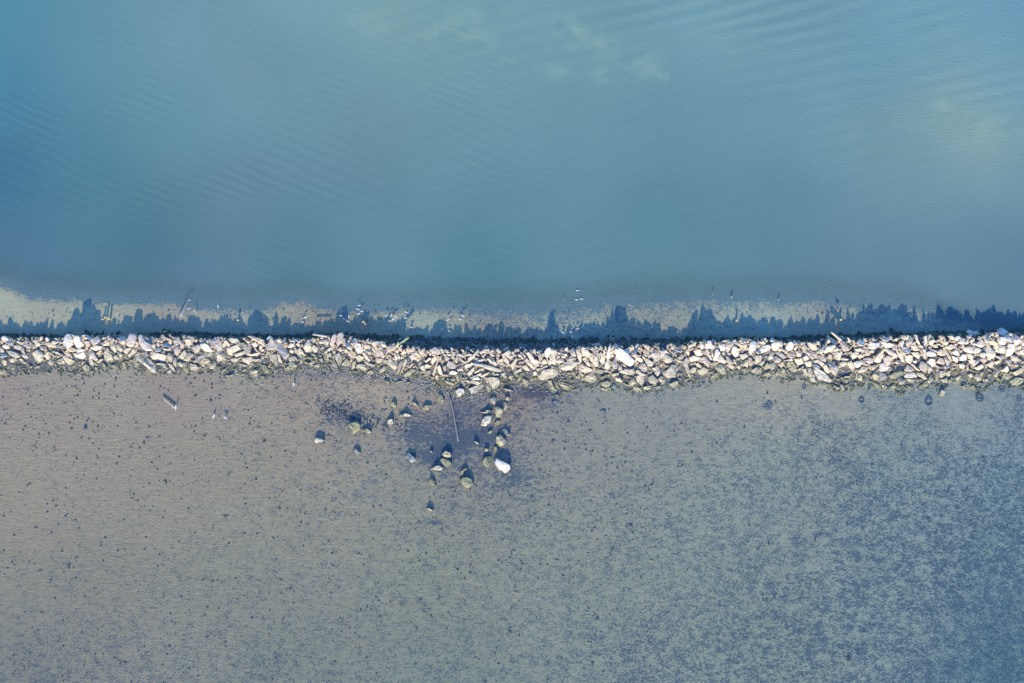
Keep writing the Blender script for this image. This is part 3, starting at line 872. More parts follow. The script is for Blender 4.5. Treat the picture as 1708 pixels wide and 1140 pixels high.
p 125,70 130,60 146,73 138,74 128,75
c 134,60 138,59 154,73 150,72
p 150,66 155,54 162,56 166,62 168,73 160,74
c 148,76 158,76 168,88 164,90 156,85 149,82
y 35,88 38,78 44,84 45,92 39,92
y 30,90 32,76 36,76 34,90
c 10,84 24,83 25,85 8,86
y 10,92 18,88 22,90 16,96
y 2,100 8,100 10,110 5,106
y 130,103 136,98 141,107 134,106
y 152,103 158,98 166,103 164,106 154,106
p 116,96 124,88 130,92 124,97 118,99
y 128,88 140,88 146,90 142,96 134,94
c 148,90 156,88 158,92 150,93
b 114,88 120,86 121,92 115,96
w 141,54 148,53 148,58 142,58
@L 1540 545 1.0167
W 76,10 79,5 86,8 94,8 97,13 95,17 89,23 82,20
p 95,17 102,19 100,21 95,20
B 126,11 130,5 136,2 142,5 146,9 146,14 138,18 130,15
w 128,20 132,17 140,18 144,24 141,31 133,32 129,26
b 142,18 147,12 152,16 151,27 146,25
b 104,17 109,14 113,20 110,28 106,24
P 154,18 159,13 164,18 167,28 162,33 155,28
p 164,22 168,19 172,24 172,32 168,30
w 54,20 57,17 62,16 65,19 60,24 55,24
w 60,27 64,19 70,23 75,29 67,31
c 88,30 100,22 110,30 102,35 96,35
o 111,25 118,22 129,30 128,35 118,30
c 102,38 113,31 119,40 124,46 122,54 112,57 108,47
c 119,36 125,30 131,36 130,45 121,42
c 130,36 136,32 141,38 139,46 131,45
w 142,40 145,28 154,30 156,40 152,49 144,52
c 68,38 76,34 85,36 88,45 80,45 72,42
w 86,40 91,36 101,39 98,44 90,46
c 64,32 69,30 70,36 65,37
w 51,43 54,39 61,42 61,50 52,48
w 50,50 59,53 60,61 54,58
w 62,52 66,47 74,48 76,56 70,59 62,58
c 76,47 80,45 88,51 84,56 78,53
c 77,58 84,55 90,58 86,63 80,62
p 85,64 94,53 99,54 94,62 88,68
c 35,27 38,25 44,26 42,32 36,32
c 40,34 48,30 52,33 50,39 42,38
w 7,44 10,42 18,43 26,48 20,54 8,49
w 7,60 12,54 20,55 24,63 18,70 13,66
p 7,64 14,69 18,74 12,81 8,72
c 26,42 30,38 36,44 34,50 28,48
b 10,36 24,40 26,44 12,40
p 24,60 28,52 34,55 38,62 30,64
p 36,52 40,51 46,62 42,66
c 39,42 44,44 50,58 48,61 43,52
b 37,68 44,60 49,65 46,70 38,71
b 24,67 30,68 36,69 34,71 26,70
c 0,38 5,40 6,48 2,50
c 0,60 6,64 8,77 0,78
c 11,24 17,22 19,28 15,32 12,30
c 3,18 7,15 8,28 5,33
c 17,31 24,30 26,36 20,36
c 28,76 38,74 38,84 32,87 29,84
c 21,80 24,76 28,80 26,98 22,97
y 7,92 12,83 20,86 18,92 12,97
c 38,78 46,75 46,84 40,84
c 90,80 96,82 100,92 94,93 86,86
c 78,82 82,78 86,84 82,90
y 55,86 62,82 68,90 64,98 56,94
c 61,64 68,62 74,68 70,72 64,70
c 88,70 100,64 104,69 96,74
c 110,64 118,58 121,64 116,70
c 122,60 132,56 132,60 126,64
p 124,50 138,49 140,54 132,56
p 150,50 156,48 162,52 160,60 150,56
p 142,58 150,56 152,60 146,66
c 134,74 142,66 148,74 146,78 138,77
y 152,78 164,70 172,72 172,84 160,85
y 148,93 156,86 172,88 172,96 160,101 152,98
y 122,70 126,67 131,76 128,86 120,84
y 136,80 144,78 150,84 144,90 138,87
y 81,102 85,99 92,106 86,108
y 66,102 72,97 75,104 70,107
c 156,34 168,32 166,38 158,37
c 164,42 171,38 172,48 165,46
w 98,46 104,44 108,48 105,53 100,51
p 96,56 106,50 110,58 104,64
y 0,96 6,92 8,101 2,104
y 42,92 48,86 52,90 46,97
c 30,90 40,87 42,96 34,94
g 122,86 126,85 133,93 128,92
y 104,90 108,88 110,93 105,94
"""
OUTL = """@ 500 620 8.145
w 185,970 205,915 240,900 330,940 270,958 215,972|triangular white-topped rock standing alone in the shallows left of the boulder scatter
g 660,720 700,690 780,685 818,730 815,790 770,820 720,868 695,840 700,790 668,760|large boulder with green algae back and white point, biggest of the left shallows group
y 845,790 900,775 970,820 950,845 900,830|small mottled rock touching the right side of the green-backed boulder
b 720,1080 745,1040 790,1070 825,1105 790,1125 740,1105|small dark rock with cream streaks below the green-backed boulder
g 1240,430 1270,405 1310,440 1315,480 1280,500 1245,470|round greenish rock half sunk in sand above the small two-humped white rock
w 1180,700 1195,660 1245,640 1272,670 1268,710 1220,728|small two-humped white rock ringed by dark weed
w 1340,605 1390,578 1440,570 1530,605 1440,612|long low white ridge rock throwing a peaked shadow, right of the two-humped white rock
c 1530,420 1560,415 1612,480 1600,490|thin cream sliver of stone lying on sand above the low white ridge rock
g 1140,130 1155,105 1190,110 1225,165 1190,160 1145,145|round grey-green stone on the sand just below the jetty, left of two slivers
y 1285,165 1320,140 1380,130 1390,140 1300,172|flat slab of stone on sand at jetty foot, right of round grey-green stone
y 1500,150 1470,140 1440,160 1470,165|tiny wedge of stone on sand right of the flat slab at the jetty foot
@ 690 620 8.145
y 120,500 140,470 190,455 245,460 195,525 140,515|pale wedge rock with broad dark shadow, left of the sunken pole
g 330,350 345,310 375,315 395,350 410,400 375,445 340,420|mossy dark oval rock close left of the sunken pole top
c 1220,230 1300,240 1365,275 1290,275|tan flat slab over purple weed, topmost of the boulder string
p 1030,380 1045,350 1090,330 1125,360 1105,455 1060,430|grey angular boulder, upper left of the boulder string
w 1240,380 1270,340 1300,360 1295,390 1260,395|small white stone on the upper right of the boulder string
p 1215,410 1255,410 1280,460 1250,530 1220,545|slender grey boulder on the right edge of the boulder string
c 890,550 950,560 1000,520 1075,535 1060,570 980,585|flat cream slab on top of the big pale block of the boulder string
y 1100,480 1150,475 1210,520 1200,620 1160,650 1120,620|tall yellowish boulder in the middle of the boulder string
w 925,660 960,610 1060,600 1050,680 1000,730 980,755 905,735|big pale block at the lower left of the boulder string
p 1090,710 1130,670 1170,655 1175,690 1130,740|small pinkish stone below the tall yellowish boulder of the string
c 1005,830 1060,800 1065,820 1040,845|small cream stone between the big pale block and the mossy lower boulders
b 1210,790 1230,780 1260,780 1305,860 1280,880 1235,830|narrow brown boulder leaning at upper right of the rounded yellow boulder
y 1115,980 1110,940 1130,880 1180,860 1250,930 1240,990 1170,1025|rounded yellow-white boulder at the bottom of the boulder string
w 820,950 850,950 890,990 860,985|small white sliver on dark weed right of the sunken pole
y 955,1060 980,1040 1020,1060 1010,1085 970,1090|small mottled pebble cluster rock left below the rounded yellow boulder
g 1090,1030 1120,1020 1140,1060 1120,1090 1095,1070|small mossy rock directly under the rounded yellow boulder
w 220,1085 235,1078 260,1105 250,1110|tiny white sliver on the dark weed left of the sunken pole
@ 640 740 6.57
b 225,150 240,110 270,100 340,160 345,180 305,215 270,180|notched white boulder with bluish back, left of the three clustered mossy rocks
y 635,120 680,80 740,110 745,140 700,160 640,135|round mottled rock, top of the three clustered rocks below the sunken pole
g 610,180 650,160 720,190 740,215 690,255 640,220|mossy rock, middle of the three clustered rocks below the sunken pole
w 495,290 550,260 600,240 650,270 630,300 560,295|pointed white rock, lowest left of the three clustered rocks
g 495,430 510,380 560,410 560,460 515,465|small dark rock with pale foot below the three clustered rocks
g 835,345 850,300 900,265 915,285 875,310 870,350|curved dark rock above the big round mossy boulder
g 830,400 870,370 920,375 970,400 985,450 920,495 880,470|big round mossy boulder, lowest of the rocks below the sunken pole
g 1075,200 1110,150 1190,140 1190,190 1140,265 1100,245|dark mottled boulder leaning on the left of the largest white block
W 1205,210 1230,160 1300,195 1385,240 1390,280 1335,335 1260,290|largest white block in the shallows, pointing down right with dark blue shadow
w 465,715 500,708 540,740 520,742 500,735|small white crescent rock alone below all the other boulders
@ 1418 460 5.183
c 780,1030 785,1000 800,985 830,1010 825,1040 800,1045|lone cream boulder with dark blue shadow, just off the right part of the jetty
"""
rocks = []
for ln in ROCKS.strip().splitlines():
    t = ln.split()
    if t[0][0] == '@': ox, oy, sc = float(t[1]), float(t[2]), float(t[3]); continue
    pts = [tuple(float(v) for v in q.split(',')) for q in t[1:]]
    pts = [(ox + a/sc, oy + b/sc) for a, b in pts]
    cx = sum(p[0] for p in pts)/len(pts); cy = sum(p[1] for p in pts)/len(pts)
    ar = abs(sum(pts[i][0]*pts[(i+1) % len(pts)][1]-pts[(i+1) % len(pts)][0]*pts[i][1] for i in range(len(pts))))/2
    rocks.append(dict(tone=t[0], pts=pts, cx=cx, cy=cy, area=ar))
rocks.sort(key=lambda q: -q['area'])
N_IND = 258
landmarks = [(62,601,'the big tent-shaped grey slab'),(112,567,'the twin white crest boulders'),(218,567,'the upright grey crest slab'),(243,606,'the long ramp slab at the waterline'),
 (304,578,'the tall two-step grey crest slab'),(371,592,'the square pale block'),(468,584,'the broad arched slab'),(522,576,'the steep triangular slab'),(599,582,'the white pitted block'),(630,590,'the round pitted boulder'),
 (669,606,'the wide slab fanning from the foot'),(725,587,'the rounded crest boulder left of the shards'),(767,655,'the white boulder heading the sunken pole'),(822,640,'the big tan boulder over purple weed'),
 (882,592,'the ribbed leaning slabs'),(915,624,'the broad ribbed block'),(952,609,'the long domed slab'),(1044,598,'the brightest long white slab'),(1091,594,'the rounded upright block'),
 (1139,604,'the long spike slab'),(1196,595,'the tall white V-shaped block'),(1260,577,'the white kite-shaped boulder'),(1327,588,'the pale pitted cube block'),(1375,628,'the long pale slab running into the shallows'),
 (1398,610,'the long diagonal grey slab'),(1468,600,'the white slab with a shaded blade'),(1518,599,'the round white boulder'),(1561,606,'the domed white boulder'),(1625,559,'the heart-shaped white crest boulder'),
 (1672,550,'the largest bluish crest boulder'),(1688,583,'the tall smooth white block')]
TN = {'w':'white','W':'bright white','c':'cream','p':'pinkish grey','P':'mauve grey','o':'orange-tinged','y':'yellowish','g':'green algae-stained','b':'shaded bluish','B':'blue-grey'}
def shape_word(q):
    X = np.array(q['pts']); X = X - X.mean(0); w, _ = np.linalg.eigh(X.T @ X); asp = math.sqrt(w[1]/max(w[0], 1e-6))
    return 'narrow slab' if asp > 2.6 else 'oblong block' if asp > 1.6 else 'chunky boulder'
ORD = ['first','second','third','fourth','fifth','sixth','seventh','eighth','ninth','tenth','eleventh','twelfth']
ind = rocks[:N_IND]; used_lm = set()
for q in ind:
    u = (ybot(q['cx'])-q['cy'])/(ybot(q['cx'])-ycrest(q['cx']))
    q['row'] = 'crest' if u > .68 else 'middle' if u > .33 else 'waterline'
for i, (lx, ly, name) in enumerate(landmarks):
    best = min((q for q in ind if 'lm' not in q), key=lambda q: (q['cx']-lx)**2 + (q['cy']-ly)**2 - q['area']*.12)
    best['lm'] = name; landmarks[i] = (best['cx'], best['cy'], name)
lms = sorted([(q['cx'], q['lm']) for q in ind if 'lm' in q])
cnt = {}
for q in sorted(ind, key=lambda q: q['cx']):
    if 'lm' in q:
        q['label'] = f"{q['lm'][4:]}, {TN[q['tone']]} stone, {q['row']} row"; continue
    prev = [l for l in lms if l[0] <= q['cx']]
    key = (prev[-1][1] if prev else 'the left photo edge', q['row']); k = cnt.get(key, 0); cnt[key] = k+1
    ref = f"right of {key[0]}"
    q['label'] = f"{TN[q['tone']]} {shape_word(q)}, {ORD[k]} {q['row']} stone {ref}"
    if len(q['label'].split()) > 16: q['label'] = q['label'].replace(' stone right of the ', ' right of ')
def rock_params(q, r):
    tint, gy, dz = TONE[q['tone']]
    z = profile(q['cx'], q['cy']) + dz + r.uniform(-.08, .10)
    return tint, max(z, .12), r.uniform(-.28, .28), gy + r.uniform(-.12, .12)
stuff_v, stuff_f, stuff_c = [], [], []
def add_stuff(g, S):
    b = len(S[0]); S[0].extend(g[0]); S[1].extend([tuple(i+b for i in f) for f in g[1]]); S[2].extend(g[2])
rub = ([], [], [])
for i, q in enumerate(rocks):
    r = random.Random(1000+i)
    tint, z, gx, gy = rock_params(q, r)
    w = [P(q['cx']+(a-q['cx'])*1.0, q['cy']+(b-q['cy'])*1.0, z) for a, b in q['pts']]
    if i < N_IND:
        cx, cy = P(q['cx'], q['cy'], z)
        g = rock_geo([(a-cx, b-cy) for a, b in w], z, gx, gy, r, tint)
        zb = min(v[2] for v in g[0])
        me = mesh('boulder', [(v[0], v[1], v[2]-zb) for v in g[0]], g[1], MAT_STONE, g[2])
        o = link(bpy.data.objects.new('boulder', me)); o.location = (cx, cy, zb)
        tag(o, q['label'], 'boulder', 'boulders of the stone jetty')
    else:
        add_stuff(rock_geo(w, z, gx, gy, r, tint), rub)
covered = np.zeros((200, 1800), bool)
for q in rocks:
    xs2 = [a for a, b in q['pts']]; ys2 = [b for a, b in q['pts']]; n_ = len(xs2)
    for yy in range(int(min(ys2))+1, int(max(ys2))+1):
        cr = []
        for a in range(n_):
            (xa, ya), (xb, yb_) = q['pts'][a], q['pts'][(a+1) % n_]
            if (ya > yy) != (yb_ > yy): cr.append(xa + (yy-ya)*(xb-xa)/(yb_-ya))
        cr.sort()
        for a in range(0, len(cr)-1, 2): covered[yy-520, max(0, int(cr[a])+20):max(0, int(cr[a+1])+20)] = True
def inside(px, py):
    return covered[int(py)-520, max(0, int(px)+20)]
# filler rubble between and under the traced stones
for i in range(7200):
    r = rng; px = r.uniform(-14, 1722); yt, yb, yc = ytop(px), ybot(px), ycrest(px)
    py = r.uniform(yc-1, yb+1) if r.random() < .93 else yb + abs(r.gauss(0, 4))
    u = (yb-py)/(yb-yc)
    s_ = r.uniform(.16, .42) * (1.25 if r.random() < .15 else 1)
    z = profile(px, py) - r.uniform(.20, .46)
    if u > .72: z += .2
    if u < .4: z += .06
    asp = r.uniform(1.0, 2.8); a0 = r.uniform(0, math.pi); n = r.choice((4, 5, 5, 6))
    if inside(px, py): continue
    cx, cy = P(px, py, z); pts = []
    for k in range(n):
        a = 2*math.pi*(k + r.uniform(-.25, .25))/n; x, y = math.cos(a)*s_*math.sqrt(asp), math.sin(a)*s_/math.sqrt(asp)
        pts.append((cx + x*math.cos(a0)-y*math.sin(a0), cy + x*math.sin(a0)+y*math.cos(a0)))
    t = r.choice('yyg') if u < .3 and r.random() < .8 else r.choice('cccpwop')
    dk = r.choice((.84, .84, .6, .35)) if u < .35 else r.choice((.84, .84, .8, .55))  # filler tint darkened for shade in the gaps; darkest ones are weedy foot stones
    add_stuff(rock_geo(pts, max(z, -.05), r.uniform(-.5, .5), r.uniform(-.35, .6), r, tuple(v*dk for v in TONE[t][0]), rich=False), rub)
me = mesh('rubble', *rub[:2], MAT_STONE, rub[2]); o = link(bpy.data.objects.new('rubble', me)); tag(o, None, None, kind='stuff')
# weed-covered stones along the shaded north foot
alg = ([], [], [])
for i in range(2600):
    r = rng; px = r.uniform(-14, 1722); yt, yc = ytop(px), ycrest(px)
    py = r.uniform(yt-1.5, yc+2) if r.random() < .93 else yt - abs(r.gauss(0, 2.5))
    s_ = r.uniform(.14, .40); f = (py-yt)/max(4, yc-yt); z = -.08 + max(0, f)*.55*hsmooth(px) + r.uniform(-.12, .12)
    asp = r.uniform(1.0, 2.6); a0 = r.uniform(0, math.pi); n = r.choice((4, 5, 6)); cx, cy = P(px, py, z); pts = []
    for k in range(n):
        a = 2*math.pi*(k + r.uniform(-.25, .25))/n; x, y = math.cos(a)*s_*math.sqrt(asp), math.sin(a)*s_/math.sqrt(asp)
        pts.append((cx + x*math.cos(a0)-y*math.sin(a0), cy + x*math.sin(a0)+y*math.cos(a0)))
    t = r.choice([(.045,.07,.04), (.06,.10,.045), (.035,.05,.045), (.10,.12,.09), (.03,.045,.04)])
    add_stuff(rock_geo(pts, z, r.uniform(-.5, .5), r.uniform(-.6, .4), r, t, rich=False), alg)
def algae_mat():
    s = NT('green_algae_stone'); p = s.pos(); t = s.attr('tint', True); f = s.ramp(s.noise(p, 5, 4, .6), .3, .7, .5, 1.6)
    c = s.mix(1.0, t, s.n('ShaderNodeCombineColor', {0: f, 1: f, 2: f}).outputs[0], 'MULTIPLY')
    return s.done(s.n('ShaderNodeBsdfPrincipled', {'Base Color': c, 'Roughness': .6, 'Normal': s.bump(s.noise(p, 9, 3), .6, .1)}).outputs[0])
MAT_ALG = algae_mat()
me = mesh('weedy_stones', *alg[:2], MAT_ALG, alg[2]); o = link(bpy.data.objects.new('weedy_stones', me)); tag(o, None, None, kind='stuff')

# ------------------------------------------------------------------ boulders standing in the shallows
k = 0
for ln in OUTL.strip().splitlines():
    if ln[0] == '@': t = ln.split(); ox, oy, sc = map(float, t[1:4]); continue
    body, label = ln.split('|'); t = body.split()
    pts = [tuple(float(v) for v in q.split(',')) for q in t[1:]]; pts = [(ox+a/sc, oy+b/sc) for a, b in pts]
    r = random.Random(500+k); k += 1
    cx = sum(p[0] for p in pts)/len(pts); cy = sum(p[1] for p in pts)/len(pts)
    x0 = min(p[0] for p in pts); x1 = max(p[0] for p in pts); sz = math.sqrt(abs(sum(pts[i][0]*pts[(i+1) % len(pts)][1]-pts[(i+1) % len(pts)][0]*pts[i][1] for i in range(len(pts))))/2)*.1
    tint, gy, dz = TONE[t[0]]
    z = .08 + .22*sz + (.08 if t[0] in 'wW' else 0)
    cxm, cym = P(cx, cy, z); w = [P(a, b, z) for a, b in pts]
    g = rock_geo([(a-cxm, b-cym) for a, b in w], z, r.uniform(-.15, .15), gy*(.8 if gy > 0 else .45), r, tint, depth=.9*sz+.35)
    zb = min(v[2] for v in g[0])
    me = mesh('boulder', [(v[0], v[1], v[2]-zb) for v in g[0]], g[1], MAT_STONE, g[2])
    o = link(bpy.data.objects.new('shallows_boulder', me)); o.location = (cxm, cym, zb)
    tag(o, label, 'rock', 'loose rocks in the shallows')

# ------------------------------------------------------------------ pebbles and grit
peb = ([], [], [])
def pebble(px, py, s_, z, tint, r):
    cx, cy = P(px, py, z); a0 = r.uniform(0, 6.28); n = 5; asp = r.uniform(.7, 1.5); vs = []
    for (sc, dz) in ((1, 0), (.6, .5)):
        for k_ in range(n):
            a = a0 + 2*math.pi*k_/n; vs.append((cx + math.cos(a)*s_*sc*asp, cy + math.sin(a)*s_*sc/asp, z + dz*s_))
    vs.append((cx, cy, z + s_*.7)); fs = [(i, (i+1) % n, n+(i+1) % n, n+i) for i in range(n)] + [(n+i, n+(i+1) % n, 2*n) for i in range(n)]
    add_stuff((vs, fs, [tint]*len(vs)), peb)
for i in range(4200):
    r = rng
    px = r.uniform(-10, 1100) * (1 if r.random() < .8 else 1.5); py = 622 + 530*r.random()**1.3
    if py < ybot(min(1708, max(0, px))) + 4: continue
    zz = -.10 - (py-ybot(min(1708, max(0, px))))*.0006 - .01
    t = r.choice([(.035,.04,.075), (.045,.05,.07), (.06,.06,.08)]); s_ = r.uniform(.06, .12) if r.random() < .8 else r.uniform(.11, .20)
    pebble(px, py, s_, zz, t, r)
    if r.random() < .12:
        for _ in range(r.randint(2, 5)): pebble(px+r.gauss(0, 4), py+r.gauss(0, 2.5), s_*.7, zz, t, r)
for i in range(420):
    px = rng.gauss(585, 34); py = 690 + (px-585)*.28 + rng.gauss(0, 9); pebble(px, py, rng.uniform(.07, .15), -.14, (.04, .04, .08), rng)
for i in range(500):
    px = rng.uniform(0, 1560); py = rng.uniform(512, 552); pebble(px, py, rng.uniform(.05, .11), -.34, (.05, .07, .09), rng)
for i in range(1600):          # pale grit and chips at the south foot
    px = rng.uniform(0, 1708) if rng.random() < .5 else rng.gauss(700, 110); px = min(1708, max(0, px))
    py = ybot(px) + abs(rng.gauss(0, 7)) - 3; pebble(px, py, rng.uniform(.04, .13), -.10 + .04, rng.choice([(.55,.48,.38), (.35,.30,.24), (.12,.10,.10), (.6,.5,.4)]), rng)
me = mesh('pebbles', *peb[:2], MAT_STONE, peb[2])
s = NT('pebble'); MAT_PEB = s.done(s.n('ShaderNodeBsdfPrincipled', {'Base Color': s.attr('tint', True), 'Roughness': .7}).outputs[0]); me.materials.clear(); me.materials.append(MAT_PEB)
o = link(bpy.data.objects.new('pebbles', me)); tag(o, None, None, kind='stuff')

# ------------------------------------------------------------------ driftwood, poles, stakes, tyres
def stick(name, a, b, ra, rb, za, zb, mat, label, cat, group=None, n=9, seg=6, rough=.12, flat=1.0):
    A_, B_ = Vector((*P(*a, za), za)), Vector((*P(*b, zb), zb)); d_ = (B_-A_); L = d_.length; d_.normalize()
    u_ = d_.cross(Vector((0, 0, 1))); u_ = u_.normalized() if u_.length > .1 else Vector((1, 0, 0)); w_ = u_.cross(d_).normalized()
    vs, fs = [], []; r = random.Random(hash(label) % 1000 if False else len(label))
    bend = r.uniform(-.012, .012)*L
    for i in range(seg+1):
        t = i/seg; c_ = A_.lerp(B_, t) + u_*bend*math.sin(math.pi*t); rr = ra + (rb-ra)*t
        for k_ in range(n):
            an = 2*math.pi*k_/n; q = rr*(1 + r.uniform(-rough, rough)); vs.append(c_ + u_*math.cos(an)*q + w_*math.sin(an)*q*flat)
    for i in range(seg):
        for k_ in range(n): fs.append((i*n+k_, i*n+(k_+1) % n, (i+1)*n+(k_+1) % n, (i+1)*n+k_))
    e0 = len(vs); vs.append(A_ - d_*ra*.3); e1 = len(vs); vs.append(B_ + d_*rb*.3)
    for k_ in range(n): fs.append((e0, (k_+1) % n, k_)); fs.append((e1, seg*n+k_, seg*n+(k_+1) % n))
    vs = [v - A_ for v in vs]
    me = mesh(name, [tuple(v) for v in vs], fs, mat, None, True); fix(me)
    o = link(bpy.data.objects.new(name, me)); o.location = A_; tag(o, label, cat, group); return o
def wood_mat(name, col, dark):
    s = NT(name); c = s.n('ShaderNodeTexCoord').outputs['Object']
    f = s.noise(s.mapping(c, 0, (3, 3, 3)), 2.5, 4, .6, 1.0)
    cc = s.mix(s.ramp(f, .35, .65), col, dark)
    return s.done(s.n('ShaderNodeBsdfPrincipled', {'Base Color': cc, 'Roughness': .8, 'Normal': s.bump(f, .4, .1)}).outputs[0])
WD_PALE = wood_mat('bleached_wood', (.62,.54,.42), (.40,.32,.24)); WD_SUNK = wood_mat('sunken_wood', (.24,.23,.21), (.14,.14,.15))
WD_GREEN = wood_mat('algae_wood', (.42,.45,.26), (.12,.17,.08)); WD_DARK = wood_mat('wet_dark_wood', (.05,.08,.05), (.03,.04,.04)); WD_YEL = wood_mat('lichen_wood', (.74,.66,.36), (.45,.38,.20))
stick('sunken_log', (320.5,484.5), (302,528), .20, .36, -.26, -.30, wood_mat('silted_wood', (.30,.33,.31), (.22,.25,.24)), 'long pale sunken log slanting up right on the seabed at left', 'log', seg=10)
stick('sunken_pole', (751.5,663), (764.5,736), .14, .17, -.02, -.12, WD_SUNK, 'long thin pole sunk in the shallows below the white boulder', 'pole', seg=14)
stick('driftwood_stick', (271,663.5), (291,680), .10, .13, .08, .10, WD_PALE, 'pale driftwood stick on sand with a gull at its lower end', 'stick')
stick('wooden_plank', (522,558), (545,561.5), .16, .17, .85, 1.0, WD_PALE, 'pale wooden plank jutting left from the crest over the shaded water', 'plank', flat=.4)
stick('wooden_beam', (661.5,577), (681.5,562.5), .20, .20, 1.05, 1.35, WD_GREEN, 'green-stained wooden beam poking up right from the jetty crest', 'beam', flat=.7)
stick('wood_block', (663.5,567.5), (670,564.5), .09, .09, .55, .6, WD_YEL, 'short yellow wood scrap on dark weedy stones beside the green-stained beam', 'wood scrap', flat=.6)
stick('waterlogged_beam', (574,562.5), (640,565.5), .17, .12, .10, .10, WD_DARK, 'long dark green beam floating along the north foot, left of centre', 'beam', 'dark beams along the shaded north foot', seg=10)
stick('waterlogged_beam', (258,560.5), (287,560), .20, .18, .08, .10, WD_DARK, 'dark green beam in the shade, below the lone yellow-topped stake', 'beam', 'dark beams along the shaded north foot')
stick('waterlogged_beam', (392,562), (410,565.5), .16, .12, .10, .30, WD_DARK, 'short dark beam wedged against crest stones right of the green weedy boulder', 'beam', 'dark beams along the shaded north foot')
stick('leaning_timber', (1403.5,568), (1386.5,554), .24, .15, 1.0, 1.15, WD_PALE, 'forked grey timber end leaning out of the crest where a dark bird perches', 'timber', seg=8)
stick('weedy_stick', (151,560), (141.5,551), .35, .20, .5, .95, WD_DARK, 'dark weedy stump stick with pale tip, behind the left crest', 'stump')
def stake(px, py, h, r_, mat, label, cat='stake', g='short stakes in the north shallows', base=-.4):
    h *= .72; x, y = P(px, py, h); n = 8; vs = []; fs = []; rr = random.Random(int(px))
    for (z, q) in ((base, 1.1), (0, 1.05), (h*.6, 1), (h-.05, .95), (h, .7)):
        for k_ in range(n):
            a = 2*math.pi*k_/n; s_ = r_*q*(1+rr.uniform(-.12, .12)); vs.append((math.cos(a)*s_, math.sin(a)*s_, z + (rr.uniform(-.04, .04) if z > .1 else 0)))
    for i in range(4):
        for k_ in range(n): fs.append((i*n+k_, i*n+(k_+1) % n, (i+1)*n+(k_+1) % n, (i+1)*n+k_))
    fs.append(tuple(range(4*n, 5*n)))
    o = link(bpy.data.objects.new('stake', mesh('stake', vs, fs, mat))); o.location = (x, y, 0); tag(o, label, cat, g)
stake(170, 532.8, .60, .13, WD_YEL, 'left of the three clustered stakes in the left shallows')
stake(174, 529.5, .72, .14, WD_YEL, 'highest standing, middle of the three clustered stakes in the left shallows')
stake(179.7, 532, .68, .15, WD_YEL, 'right of the three clustered stakes, also the palest')
stake(273.5, 554.2, .75, .15, WD_YEL, 'lone yellow-topped stake in shade above a dark beam')
stake(396, 534, .45, .17, WD_YEL, 'lone orange-yellow stake in the shallows above the crest boulders')
stake(605.6, 536.8, .5, .17, WD_YEL, 'upper left of the two bright yellow stakes below the gull flock')
stake(608.6, 540.2, .5, .17, WD_YEL, 'lower right of the two bright yellow stakes below the gull flock')
stake(612.2, 535.4, .35, .12, WD_DARK, 'thin brown stake just right of the two bright yellow stakes')
stake(1229.3, 534.8, .45, .15, WD_YEL, 'rusty pale stake in the right-hand shallows, left of the larger dark timber')
stake(1403.2, 533.5, .5, .17, WD_YEL, 'orange-topped stake in the shallows above the forked timber')

MAT_TYRE = simple('silted_rubber', (.09,.11,.16), .8)
def tyre(px, py, r_, z, label, tx=0, ty=0, sq=1.0, mat=MAT_TYRE):
    N, prof = 20, [(-.30, .0), (-.34, .55), (-.12, .75), (.12, .75), (.30, .55), (.30, 0), (.20, -.3), (-.22, -.3)]
    vs, fs = [], []; rr = random.Random(int(px))
    for i in range(N):
        a = 2*math.pi*i/N; w_ = 1 + rr.uniform(-.04, .04)
        for (dr, dz) in prof: q = (r_*.78 + dr*r_*.62)*w_; vs.append((math.cos(a)*q, math.sin(a)*q*sq, dz*r_*.13))
    m = len(prof)
    for i in range(N):
        for k_ in range(m): fs.append((i*m+k_, ((i+1) % N)*m+k_, ((i+1) % N)*m+(k_+1) % m, i*m+(k_+1) % m))
    me = mesh('tyre', vs, fs, mat, None, True); fix(me)
    o = link(bpy.data.objects.new('tyre', me)); x, y = P(px, py, z); o.location = (x, y, z); o.rotation_euler = (tx, ty, 0); tag(o, label, 'tyre', 'old tyres on the sand south of the jetty')
tyre(1437, 668, .50, -.22, 'small ring tyre under water, second from right-centre, above weed edge')
tyre(1549, 671, .68, -.24, 'wide ring tyre just left below the lone cream boulder', .1)
tyre(1634, 664.5, .72, -.24, 'largest ring tyre, lying below the right end of the jetty', -.1, .1)
tyre(1671.5, 649, .60, -.2, 'dark ring tyre closest to the jetty at far right', .1, -.1)
tyre(1700, 667.5, .40, -.2, 'smallest ring tyre beside the right edge of the picture')
tyre(1341, 646, .36, -.16, 'little bluish ring tyre right below the jetty, above the weed field', .1)
tyre(1283, 677, .52, -.2, 'tyre half buried with dark weed attached, at the weed field corner', .3, .2)
tyre(926.5, 673.5, .75, -.14, 'faint oval tyre mostly buried in sand right of the purple weed', .15, .25, .8)
tyre(1004.5, 689, .62, -.16, 'dark round tyre buried in sand, alone below the middle of the jetty', .2, -.2, .9)
tyre(924, 737, .5, -.15, 'faint flattened tyre buried deep, farthest down from the jetty', .2, .2, .6)
tyre(714, 652.8, .50, -.10, 'grey ring tyre on the gravelly sand left of the white boulder', .1, 0, .85, simple('dusty_rubber', (.13,.13,.12), .8))
tyre(638.5, 686, .34, -.12, 'tiny faint ring tyre beside the round greenish sunk rock', .1, 0, 1, simple('sandy_rubber', (.16,.17,.18), .8))

